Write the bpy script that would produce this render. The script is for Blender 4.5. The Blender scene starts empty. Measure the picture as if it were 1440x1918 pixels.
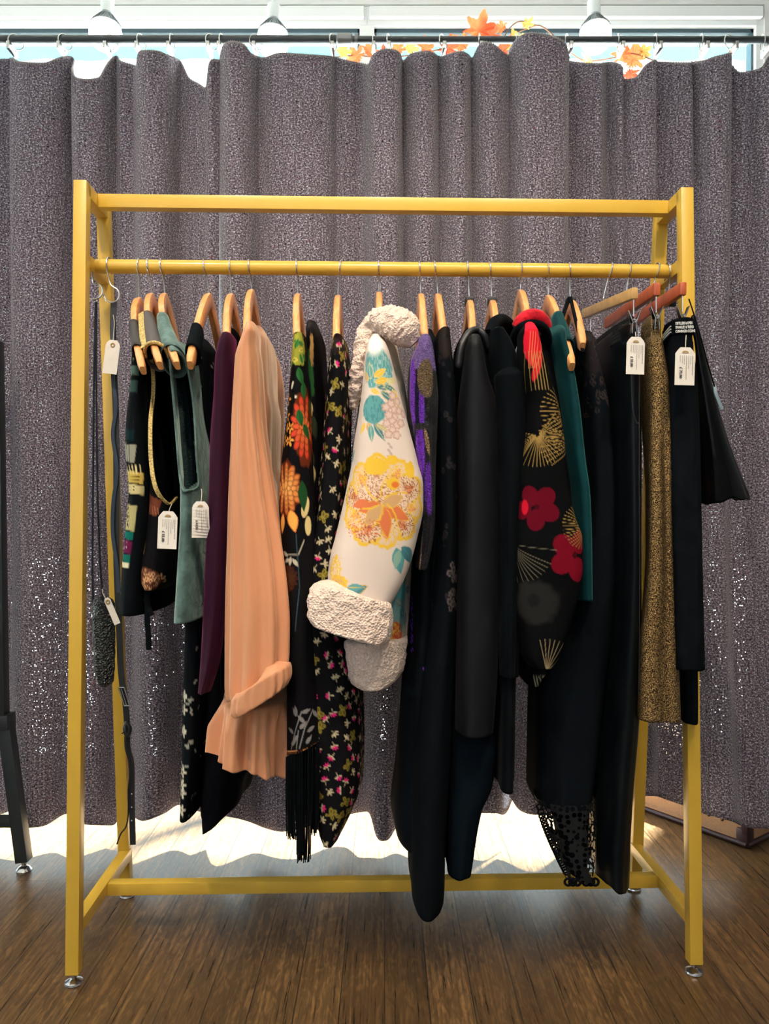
import bpy, bmesh, math, random
import numpy as np
from mathutils import Vector, Matrix, noise as mnoise

C = bpy.context.scene.collection
F, CX, CY, CZ = 1450.0, 720.0, 959.0, 0.905      # focal length (px), image centre, camera height (m)
RNG = random.Random(7)

def W(px, py, D):
    """a point of the room at distance D seen at pixel (px, py)"""
    return Vector(((px - CX) / F * D, D, CZ - (py - CY) / F * D))

def lin(r, g, b):
    f = lambda c: (c / 255 / 12.92) if c / 255 <= .04045 else ((c / 255 + .055) / 1.055) ** 2.4
    return (f(r), f(g), f(b))

# ------------------------------------------------------------------ materials
def nd(nt, typ, **kw):
    n = nt.nodes.new(typ)
    for k, v in kw.items():
        if k in n.inputs: n.inputs[k].default_value = v
        else: setattr(n, k, v)
    return n

def mat(name, col=(.5, .5, .5), rough=.5, metal=0, spec=.5, sheen=0, sheen_col=None, coat=0, attr=None, bump=None,
        vary=None, emit=None, transl=0, stretch=(1, 1, 1), shine=None, aniso=0):
    m = bpy.data.materials.new(name); m.use_nodes = True
    nt = m.node_tree; nt.nodes.clear()
    out = nd(nt, 'ShaderNodeOutputMaterial'); p = nd(nt, 'ShaderNodeBsdfPrincipled')
    L = nt.links.new
    L(p.outputs[0], out.inputs[0])
    p.inputs['Base Color'].default_value = (*col, 1)
    p.inputs['Roughness'].default_value = rough; p.inputs['Metallic'].default_value = metal
    p.inputs['Specular IOR Level'].default_value = spec
    p.inputs['Sheen Weight'].default_value = sheen
    p.inputs['Sheen Roughness'].default_value = .35
    if sheen_col: p.inputs['Sheen Tint'].default_value = (*sheen_col, 1)
    p.inputs['Coat Weight'].default_value = coat; p.inputs['Coat Roughness'].default_value = .12
    tc = nd(nt, 'ShaderNodeTexCoord'); mp = nd(nt, 'ShaderNodeMapping'); mp.inputs['Scale'].default_value = stretch
    L(tc.outputs['Object'], mp.inputs[0])
    src = None
    if attr:
        a = nd(nt, 'ShaderNodeAttribute', attribute_name=attr); src = a.outputs['Color']
        if shine is not None:                       # alpha of the paint = metal thread
            L(a.outputs['Alpha'], p.inputs['Metallic'])
            mr = nd(nt, 'ShaderNodeMapRange'); mr.inputs['To Min'].default_value = rough; mr.inputs['To Max'].default_value = shine
            L(a.outputs['Alpha'], mr.inputs[0]); L(mr.outputs[0], p.inputs['Roughness'])
    if vary:                                        # (scale, amount[, dark colour])
        n = nd(nt, 'ShaderNodeTexNoise'); n.inputs['Scale'].default_value = vary[0]; n.inputs['Detail'].default_value = 5
        L(mp.outputs[0], n.inputs['Vector'])
        mx = nd(nt, 'ShaderNodeMix', data_type='RGBA', blend_type='MULTIPLY'); mx.inputs[0].default_value = 1
        cr = nd(nt, 'ShaderNodeValToRGB'); lo = max(0, 1 - vary[1]); hi = 1 + vary[1] * .6
        cr.color_ramp.elements[0].position = .32; cr.color_ramp.elements[1].position = .68
        cr.color_ramp.elements[0].color = (lo, lo, lo, 1); cr.color_ramp.elements[1].color = (hi, hi, hi, 1)
        L(n.outputs['Fac'], cr.inputs[0]); L(cr.outputs[0], mx.inputs[7])
        if src: L(src, mx.inputs[6])
        else: mx.inputs[6].default_value = (*col, 1)
        src = mx.outputs[2]
    if src: L(src, p.inputs['Base Color'])
    if bump:                                        # (kind, scale, strength, distance)
        if bump[0] == 'voronoi':
            b = nd(nt, 'ShaderNodeTexVoronoi'); b.inputs['Scale'].default_value = bump[1]; h = b.outputs['Distance']
        else:
            b = nd(nt, 'ShaderNodeTexNoise'); b.inputs['Scale'].default_value = bump[1]; b.inputs['Detail'].default_value = 4; h = b.outputs['Fac']
        L(mp.outputs[0], b.inputs['Vector'])
        bp = nd(nt, 'ShaderNodeBump'); bp.inputs['Strength'].default_value = bump[2]; bp.inputs['Distance'].default_value = bump[3]
        L(h, bp.inputs['Height']); L(bp.outputs[0], p.inputs['Normal'])
    if emit:
        p.inputs['Emission Color'].default_value = (*emit[0], 1); p.inputs['Emission Strength'].default_value = emit[1]
    if transl:
        t = nd(nt, 'ShaderNodeBsdfTranslucent'); ms = nd(nt, 'ShaderNodeMixShader'); ms.inputs[0].default_value = transl
        if src: L(src, t.inputs[0])
        else: t.inputs[0].default_value = (*col, 1)
        L(p.outputs[0], ms.inputs[1]); L(t.outputs[0], ms.inputs[2]); L(ms.outputs[0], out.inputs[0])
    return m

# ------------------------------------------------------------------ objects
def props(o, label=None, cat=None, group=None, kind=None):
    if label: o['label'] = label
    if cat: o['category'] = cat
    if group: o['group'] = group
    if kind: o['kind'] = kind
    return o

def empty(name, loc, label, cat, group=None, rz=0):
    o = bpy.data.objects.new(name, None); C.objects.link(o); o.location = loc; o.rotation_euler = (0, 0, rz)
    o.empty_display_size = .05
    return props(o, label, cat, group)

def link(name, me, m, parent=None, smooth=True):
    o = bpy.data.objects.new(name, me); C.objects.link(o)
    if m: me.materials.append(m)
    if smooth: me.polygons.foreach_set('use_smooth', [True] * len(me.polygons))
    if parent:
        o.parent = parent
        bpy.context.view_layer.update()
        o.matrix_parent_inverse = parent.matrix_world.inverted()
    return o

class MB:
    """collects shapes in world space; build() links them as ONE mesh"""
    def __init__(s): s.v, s.f = [], []
    def add(s, vs, fs):
        k = len(s.v); s.v += [tuple(v) for v in vs]; s.f += [tuple(i + k for i in f) for f in fs]; return s
    def bm(s, bm, M=None):
        if M is not None: bmesh.ops.transform(bm, matrix=M, verts=bm.verts)
        bm.verts.index_update()
        s.add([v.co for v in bm.verts], [[v.index for v in f.verts] for f in bm.faces]); bm.free(); return s
    def box(s, lo, hi, bev=0, M=None):
        bm = bmesh.new(); bmesh.ops.create_cube(bm, size=1)
        lo, hi = Vector(lo), Vector(hi); c = (lo + hi) / 2; d = hi - lo
        bmesh.ops.transform(bm, matrix=Matrix.Translation(c) @ Matrix.Diagonal((*d, 1)), verts=bm.verts)
        if bev: bmesh.ops.bevel(bm, geom=bm.edges[:], offset=bev, segments=2, affect='EDGES', profile=.6)
        return s.bm(bm, M)
    def beam(s, a, b, w, h, up=(0, 1, 0), bev=.0015, ext=0):
        a, b = Vector(a), Vector(b); z = (b - a).normalized(); y = Vector(up); y = (y - y.dot(z) * z).normalized(); x = y.cross(z)
        M = Matrix((x, y, z)).transposed().to_4x4(); M.translation = a
        return s.box((-w / 2, -h / 2, -ext), (w / 2, h / 2, (b - a).length + ext), bev, M)
    def tube(s, pts, r, n=10, cap=True):
        pts = [Vector(p) for p in pts]; m = len(pts)
        rs = [float(r)] * m if isinstance(r, (int, float)) else [float(q) for q in r]
        T = [(pts[min(i + 1, m - 1)] - pts[max(i - 1, 0)]).normalized() for i in range(m)]
        u = T[0].orthogonal().normalized(); vs = []; fs = []
        for i in range(m):
            u = (u - u.dot(T[i]) * T[i]); u = u.normalized() if u.length > 1e-6 else T[i].orthogonal().normalized()
            w = T[i].cross(u)
            for k in range(n):
                a = 2 * math.pi * k / n; vs.append(pts[i] + rs[i] * (math.cos(a) * u + math.sin(a) * w))
        for i in range(m - 1):
            for k in range(n): fs.append((i * n + k, i * n + (k + 1) % n, (i + 1) * n + (k + 1) % n, (i + 1) * n + k))
        if cap: fs += [tuple(range(n - 1, -1, -1)), tuple((m - 1) * n + k for k in range(n))]
        return s.add(vs, fs)
    def lathe(s, prof, c, n=24, axis=(0, 0, 1)):
        z = Vector(axis).normalized(); x = z.orthogonal().normalized(); y = z.cross(x); c = Vector(c); vs = []; fs = []
        for (r, h) in prof:
            for k in range(n):
                a = 2 * math.pi * k / n; vs.append(c + z * h + r * (math.cos(a) * x + math.sin(a) * y))
        for i in range(len(prof) - 1):
            for k in range(n): fs.append((i * n + k, i * n + (k + 1) % n, (i + 1) * n + (k + 1) % n, (i + 1) * n + k))
        return s.add(vs, fs)
    def ribbon(s, pts, w, side, th=.0015):
        """flat strap along pts, width w across side"""
        pts = [Vector(p) for p in pts]; side = Vector(side).normalized(); vs = []; fs = []; m = len(pts)
        for i, p in enumerate(pts):
            t = (pts[min(i + 1, m - 1)] - pts[max(i - 1, 0)]).normalized(); n = t.cross(side).normalized()
            ww = w if isinstance(w, (int, float)) else w[i]
            for a, b in ((-1, -1), (1, -1), (1, 1), (-1, 1)): vs.append(p + side * a * ww / 2 + n * b * th / 2)
        for i in range(m - 1):
            for k in range(4): fs.append((i * 4 + k, i * 4 + (k + 1) % 4, i * 4 + 4 + (k + 1) % 4, i * 4 + 4 + k))
        fs += [(3, 2, 1, 0), tuple(4 * m - 4 + k for k in range(4))]
        return s.add(vs, fs)
    def build(s, name, m, parent=None, smooth=True, sharp=40):
        me = bpy.data.meshes.new(name); me.from_pydata(s.v, [], s.f); me.update()
        o = link(name, me, m, parent, smooth)
        if smooth and sharp: me.set_sharp_from_angle(angle=math.radians(sharp))
        return o

def smooth_path(pts, k=6):
    P = [Vector(p) for p in pts]; out = []
    for i in range(len(P) - 1):
        a, b, c, d = P[max(i - 1, 0)], P[i], P[i + 1], P[min(i + 2, len(P) - 1)]
        for j in range(k):
            t = j / k
            out.append(.5 * (2 * b + (c - a) * t + (2 * a - 5 * b + 4 * c - d) * t * t + (3 * b - a - 3 * c + d) * t ** 3))
    return out + [P[-1]]

def pchip(xk, yk, x):
    xk = np.asarray(xk, float); yk = np.asarray(yk, float); h = np.diff(xk); d = np.diff(yk) / h; m = np.zeros(len(xk))
    m[0], m[-1] = d[0], d[-1]
    for i in range(1, len(xk) - 1):
        if d[i - 1] * d[i] > 0:
            w1, w2 = 2 * h[i] + h[i - 1], h[i] + 2 * h[i - 1]; m[i] = (w1 + w2) / (w1 / d[i - 1] + w2 / d[i])
    j = np.clip(np.searchsorted(xk, x) - 1, 0, len(h) - 1); t = np.clip((x - xk[j]) / h[j], 0, 1)
    return ((2 * t**3 - 3 * t**2 + 1) * yk[j] + (t**3 - 2 * t**2 + t) * h[j] * m[j] + (-2 * t**3 + 3 * t**2) * yk[j + 1] + (t**3 - t**2) * h[j] * m[j + 1])

def hash2(i, j, seed):
    v = np.sin(i * 127.1 + j * 311.7 + seed * 74.7) * 43758.5453
    return v - np.floor(v)

def vnoise(x, y, seed=0):
    i, j = np.floor(x), np.floor(y); fx, fy = x - i, y - j
    fx, fy = fx * fx * (3 - 2 * fx), fy * fy * (3 - 2 * fy)
    return (hash2(i, j, seed) * (1 - fx) + hash2(i + 1, j, seed) * fx) * (1 - fy) + (hash2(i, j + 1, seed) * (1 - fx) + hash2(i + 1, j + 1, seed) * fx) * fy

def grid_mesh(name, co, faces, m, parent, col=None):
    me = bpy.data.meshes.new(name)
    nv, nf = len(co), len(faces)
    me.vertices.add(nv); me.vertices.foreach_set('co', co.astype(np.float32).ravel())
    lens = np.array([len(f) for f in faces]) if not isinstance(faces, np.ndarray) else np.full(nf, faces.shape[1])
    flat = faces.ravel() if isinstance(faces, np.ndarray) else np.concatenate([np.asarray(f) for f in faces])
    me.loops.add(len(flat)); me.loops.foreach_set('vertex_index', flat.astype(np.int32))
    me.polygons.add(nf); st = np.concatenate(([0], np.cumsum(lens)[:-1]))
    me.polygons.foreach_set('loop_start', st.astype(np.int32))
    me.update(calc_edges=True); me.validate()
    if col is not None:
        a = me.color_attributes.new('Paint', 'FLOAT_COLOR', 'POINT'); a.data.foreach_set('color', col.astype(np.float32).ravel())
    return link(name, me, m, parent)

class Paint:
    """cloth print: flat cloth coordinates A, B (in photo-pixel lengths) -> colour and metal-thread mask"""
    def __init__(s, A, B, at): s.A, s.B, s.at = A, B, at; s.c = np.zeros((len(A), 4))
    def base(s, col, shine=0): s.c[:, :3] = col; s.c[:, 3] = shine
    def put(s, m, col, shine=0):
        m = np.clip(m, 0, 1)[:, None]; s.c = s.c * (1 - m) + np.array([*col, shine])[None] * m
    def loc(s, px, py, rot=0):
        a0, b0 = s.at(px, py); x, y = s.A - a0, s.B - b0; c, n = math.cos(rot), math.sin(rot)
        return x * c + y * n, -x * n + y * c
    def disc(s, px, py, rx, ry, col, rot=0, soft=.12, shine=0, ragged=0, seed=0):
        x, y = s.loc(px, py, rot); r = np.hypot(x / rx, y / ry)
        if ragged: r = r + ragged * (vnoise(x / rx * 5 + 9, y / ry * 5 + 9, seed) - .5)
        s.put((1 - r) / soft + .5, col, shine)
    def rect(s, px, py, hw, hh, col, rot=0, shine=0, soft=1.):
        x, y = s.loc(px, py, rot); s.put(np.minimum(hw - abs(x), hh - abs(y)) / soft + .5, col, shine)
    def flower(s, px, py, R, n, ci, co, rot=0, ratio=1., deep=.35, core=None, shine=0, edge=None):
        x, y = s.loc(px, py, rot); y = y / ratio; r = np.hypot(x, y) / R; t = np.arctan2(y, x)
        lim = 1 - deep + deep * np.abs(np.cos(n * t / 2)) ** .7
        m = (lim - r) * R / 1.2 + .5
        s.put(m, co, shine)
        s.put(np.minimum(m, (lim * .72 - r) * 4), ci, shine)
        if edge: s.put(np.minimum(m, 1 - abs(lim - r - .06) * R / 1.6), edge, shine)
        if core: s.put((.2 - r) * 8, core, shine)
    def leaf(s, px, py, ln, wd, ang, col, vein=None, shine=0, rim=None):
        x, y = s.loc(px, py, ang); t = x / ln; prof = np.where((t > 0) & (t < 1), np.sin(np.pi * np.clip(t, 0, 1) ** .8), 0) * wd
        m = (prof - abs(y)) / 1. + .3
        m = np.where((t > 0) & (t < 1), m, 0); s.put(m, col, shine)
        if rim: s.put(np.where((t > 0) & (t < 1), 1 - abs(prof - 1 - abs(y)) / 1.2, 0), rim, shine)
        if vein: s.put(np.where((t > .05) & (t < .95), 1 - abs(y) / .9, 0), vein, shine)
    def stroke(s, pts, w, col, shine=0):
        P = [s.at(*p) for p in pts]; d = np.full(len(s.A), 1e9)
        for (x0, y0), (x1, y1) in zip(P[:-1], P[1:]):
            dx, dy = x1 - x0, y1 - y0; t = np.clip(((s.A - x0) * dx + (s.B - y0) * dy) / (dx * dx + dy * dy + 1e-9), 0, 1)
            d = np.minimum(d, np.hypot(s.A - x0 - t * dx, s.B - y0 - t * dy))
        s.put((w / 2 - d) / .8 + .5, col, shine)
    def mul(s, f): s.c[:, :3] *= f[:, None]

def loft(name, rows, m, parent, n=96, dz=.004, p=2.3, fold=(.003, 7, 1), slant=(0, 0), shear=0, paint=None, hole=None, hem=.012, cap=.006, wob=0, lump=0, hair=0):
    """a hung tube of cloth.  rows: (photo y, left x, right x, distance, half depth) from the top down"""
    R = []; D, hd = 1.58, .1
    for r in rows:
        if len(r) > 3: D, hd = r[3], r[4]
        R.append((r[0], r[1], r[2], D, hd))
    R = np.array(R, float); Dn = R[:, 3] - .8 * R[:, 4]
    zk = CZ - (R[:, 0] - CY) / F * Dn; xl = (R[:, 1] - CX) / F * Dn; xr = (R[:, 2] - CX) / F * Dn
    tk = zk[0] - zk
    for i in range(1, len(tk)): tk[i] = max(tk[i], tk[i - 1] + 1e-3)
    nz = max(6, int(tk[-1] / dz)); t = np.linspace(0, tk[-1], nz)
    g = lambda k: pchip(tk, k, t)
    XL, XR, DD, HD, DN = g(xl), g(xr), g(R[:, 3]), g(R[:, 4]), g(Dn)
    z = zk[0] - t; cx = (XL + XR) / 2; hw = np.maximum((XR - XL) / 2, .002)
    th = math.pi / 2 + 2 * math.pi * np.arange(n) / n
    c, s = np.cos(th), np.sin(th); ex = np.sign(c) * np.abs(c) ** (2 / p); ey = np.sign(s) * np.abs(s) ** (2 / p)
    X = cx[:, None] + hw[:, None] * ex[None]; Y = DD[:, None] + HD[:, None] * ey[None]; Z = np.repeat(z[:, None], n, 1)
    amp, kf, seed = fold; rg = np.random.RandomState(seed)
    if amp:
        env = np.clip((t / tk[-1] - .02) / .3, 0, 1)[:, None]; d = 0
        for j in range(5):
            k = max(2, int(kf * (.5 + rg.rand()))); d = d + (.4 + .6 * rg.rand()) * np.sin(k * th[None] + rg.rand() * 6.28 + (rg.rand() - .5) * 5 * t[:, None] + .5 * np.sin(9 * t[:, None] + rg.rand() * 6))
        d = d * amp / 2 * env; X += d * c[None]; Y += d * s[None]
    if lump:
        L = np.empty_like(X)
        for i in range(nz):
            for j in range(n):
                v = Vector((X[i, j], Y[i, j], Z[i, j]))
                L[i, j] = mnoise.noise(v * 75) * .6 + mnoise.noise(v * 150) * .6 + mnoise.noise(v * 25) * .3
        X += L * lump * c[None]; Y += L * lump * s[None]; Z += L * lump * .3
    T3 = (t / tk[-1])[:, None] ** 3
    rel = (X - cx[:, None]) / hw[:, None]
    sl = (slant[0] * np.clip((1 - rel) / 2, 0, 1) + slant[1] * np.clip((1 + rel) / 2, 0, 1)) / F * DN[:, None]
    Z -= sl * T3 + shear * (X - cx[:, None])
    if wob: Z += wob * T3 * (np.sin(5 * th + seed)[None] + .6 * np.sin(11 * th + 2 * seed)[None])
    # cloth coordinates
    seg = np.hypot(np.diff(X, axis=1), np.diff(Y, axis=1)); u = np.concatenate((np.zeros((nz, 1)), np.cumsum(seg, 1)), 1)
    h = n // 2; u = u - u[:, h:h + 1]
    A = CX + X[:, h:h + 1] / DN[:, None] * F + u / DN[:, None] * F
    B = np.repeat((CY + (CZ - z) / DN * F)[:, None], n, 1) + sl / DN[:, None] * F * T3
    def front(px, py):
        i = int(np.clip(np.searchsorted(B[:, h], py), 0, nz - 1)); q = slice(n // 4, 3 * n // 4 + 1)
        o = np.argsort(X[i, q]); return i, X[i, q][o], np.arange(n)[q][o]
    def at(px, py):
        i, xs, js = front(px, py); x = (px - CX) / F * DN[i]; return float(np.interp(x, xs, A[i, js])), py
    def surf(px, py, off=.002):
        i, xs, js = front(px, py); x = (px - CX) / F * DN[i]; y = float(np.interp(x, xs, Y[i, js])); return Vector((x, y - off, float(np.interp(x, xs, Z[i, js]))))
    co = [np.stack((X, Y, Z), 2).reshape(-1, 3)]; cidx = [np.arange(nz * n)]
    i0 = np.arange(nz - 1)[:, None] * n; j0 = np.arange(n)[None]; j1 = (j0 + 1) % n
    quads = np.stack((i0 + j0, i0 + n + j0, i0 + n + j1, i0 + j1), 2).reshape(-1, 4)
    if hole:
        poly = hole; PX = CX + X / DN[:, None] * F; PY = B
        ins = np.zeros(X.shape, bool)
        for (ax, ay), (bx, by) in zip(poly, poly[1:] + poly[:1]):
            cr = ((ay > PY) != (by > PY)) & (PX < (bx - ax) * (PY - ay) / (by - ay + 1e-9) + ax); ins ^= cr
        ins &= (s[None] < .15); f = ins.ravel(); quads = quads[~f[quads].all(1)]
    faces = [tuple(q) for q in quads]; base = nz * n
    if hem:
        for k, (dx, up) in enumerate(((.0025, .0), (.004, hem))):
            co.append(np.stack((X[-1] - dx * c, Y[-1] - dx * s, Z[-1] + up), 1)); cidx.append((nz - 1) * n + np.arange(n))
            a = (nz - 1) * n if k == 0 else base - n
            faces += [(a + j, base + j, base + (j + 1) % n, a + (j + 1) % n) for j in range(n)]; base += n
    if cap:
        for k, (sc, up) in enumerate(((.75, .6), (.35, .92))):
            co.append(np.stack((cx[0] + (X[0] - cx[0]) * sc, DD[0] + (Y[0] - DD[0]) * sc, Z[0] + cap * up), 1)); cidx.append(np.arange(n))
            a = 0 if k == 0 else base - n
            faces += [(a + (j + 1) % n, base + (j + 1) % n, base + j, a + j) for j in range(n)]; base += n
        faces.append(tuple(base - n + j for j in range(n - 1, -1, -1)))
    co = np.concatenate(co); cidx = np.concatenate(cidx); col = None
    if paint:
        P = Paint(A.ravel(), B.ravel(), at); paint(P); col = P.c[cidx]
    o = grid_mesh(name, co, faces, m, parent, col)
    return o, surf

# ------------------------------------------------------------------ materials of the place
def brass_paint():
    return mat('yellow_paint', lin(212, 170, 62), .34, spec=.45, coat=.2, bump=('noise', 300, .03, .001))
M_rack = brass_paint()
M_chrome = mat('chrome', (.5, .5, .52), .2, 1)
M_wire = mat('steel_wire', (.62, .61, .6), .25, 1)
M_wood = mat('hanger_wood', lin(232, 158, 92), .36, spec=.5, coat=.6, vary=(40, .22), stretch=(6, 1, 1))
M_wood2 = mat('pale_hanger_wood', lin(214, 168, 104), .4, coat=.4, vary=(40, .2), stretch=(6, 1, 1))
M_wood3 = mat('red_hanger_wood', lin(188, 88, 52), .42, coat=.3, vary=(40, .25), stretch=(6, 1, 1))
M_cap = mat('black_plastic', (.008, .008, .009), .45)
M_tag = mat('tag_card', lin(232, 224, 214), .8, vary=(60, .05))
M_print = mat('tag_print', lin(150, 144, 142), .9)
M_ink = mat('tag_ink', lin(52, 48, 48), .9)
M_eye = mat('tag_eyelet', lin(168, 138, 90), .6)
M_string = mat('cord', lin(190, 180, 165), .9)
M_white = mat('white_frame_paint', lin(236, 240, 240), .5)
M_wall = mat('white_wall', lin(225, 226, 224), .85, bump=('noise', 90, .08, .002))
M_ceil = mat('ceiling_paint', lin(215, 212, 205), .9)
M_gasket = mat('dark_gasket', lin(50, 74, 84), .5)
M_blacksteel = mat('black_steel', (.012, .016, .018), .38, spec=.5, bump=('noise', 200, .05, .001))

def floor_mat():
    m = bpy.data.materials.new('oak_strip_floor'); m.use_nodes = True; nt = m.node_tree; L = nt.links.new
    p = nt.nodes['Principled BSDF']; tc = nd(nt, 'ShaderNodeTexCoord')
    mp = nd(nt, 'ShaderNodeMapping'); mp.inputs['Rotation'].default_value = (0, 0, math.pi / 2); L(tc.outputs['Object'], mp.inputs[0])
    br = nd(nt, 'ShaderNodeTexBrick'); br.offset = .37; br.inputs['Scale'].default_value = 1
    br.inputs['Brick Width'].default_value = .95; br.inputs['Row Height'].default_value = .082; br.inputs['Mortar Size'].default_value = .0011
    br.inputs['Color1'].default_value = (0, 0, 0, 1); br.inputs['Color2'].default_value = (1, 1, 1, 1); br.inputs['Mortar'].default_value = (.5, .5, .5, 1)
    L(mp.outputs[0], br.inputs['Vector'])
    # each strip shifts its grain
    sc = nd(nt, 'ShaderNodeVectorMath', operation='SCALE'); sc.inputs['Scale'].default_value = 7; L(br.outputs['Color'], sc.inputs[0])
    ad = nd(nt, 'ShaderNodeVectorMath', operation='ADD'); L(tc.outputs['Object'], ad.inputs[0]); L(sc.outputs[0], ad.inputs[1])
    g = nd(nt, 'ShaderNodeMapping'); g.inputs['Scale'].default_value = (150, 4, 1); L(ad.outputs[0], g.inputs[0])
    n1 = nd(nt, 'ShaderNodeTexNoise'); n1.inputs['Scale'].default_value = 1; n1.inputs['Detail'].default_value = 6; n1.inputs['Roughness'].default_value = .65; L(g.outputs[0], n1.inputs['Vector'])
    g2 = nd(nt, 'ShaderNodeMapping'); g2.inputs['Scale'].default_value = (60, 14, 1); L(ad.outputs[0], g2.inputs[0])
    n2 = nd(nt, 'ShaderNodeTexNoise'); n2.inputs['Scale'].default_value = 1.6; n2.inputs['Detail'].default_value = 5; n2.inputs['Distortion'].default_value = 1.2; L(g2.outputs[0], n2.inputs['Vector'])
    cr = nd(nt, 'ShaderNodeValToRGB'); e = cr.color_ramp.elements
    e[0].position = .3; e[0].color = (*lin(44, 31, 19), 1); e[1].position = .72; e[1].color = (*lin(144, 106, 64), 1)
    x = e.new(.5); x.color = (*lin(88, 64, 38), 1)
    mx = nd(nt, 'ShaderNodeMath', operation='MULTIPLY_ADD'); mx.inputs[1].default_value = .55; L(n1.outputs['Fac'], mx.inputs[0])
    m2 = nd(nt, 'ShaderNodeMath', operation='MULTIPLY'); m2.inputs[1].default_value = .45; L(n2.outputs['Fac'], m2.inputs[0]); L(m2.outputs[0], mx.inputs[2])
    L(mx.outputs[0], cr.inputs[0])
    tone = nd(nt, 'ShaderNodeMapRange'); tone.inputs['To Min'].default_value = .72; tone.inputs['To Max'].default_value = 1.2; L(br.outputs['Color'], tone.inputs[0])
    mul = nd(nt, 'ShaderNodeVectorMath', operation='SCALE'); L(cr.outputs[0], mul.inputs[0]); L(tone.outputs[0], mul.inputs['Scale'])
    mo = nd(nt, 'ShaderNodeMix', data_type='RGBA'); L(br.outputs['Fac'], mo.inputs[0]); L(mul.outputs[0], mo.inputs[6]); mo.inputs[7].default_value = (.012, .008, .005, 1)
    L(mo.outputs[2], p.inputs['Base Color'])
    rr = nd(nt, 'ShaderNodeMapRange'); rr.inputs['To Min'].default_value = .2; rr.inputs['To Max'].default_value = .4; L(n1.outputs['Fac'], rr.inputs[0]); L(rr.outputs[0], p.inputs['Roughness'])
    bp = nd(nt, 'ShaderNodeBump'); bp.inputs['Strength'].default_value = .25; bp.inputs['Distance'].default_value = .002; L(n1.outputs['Fac'], bp.inputs['Height']); L(bp.outputs[0], p.inputs['Normal'])
    return m

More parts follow.
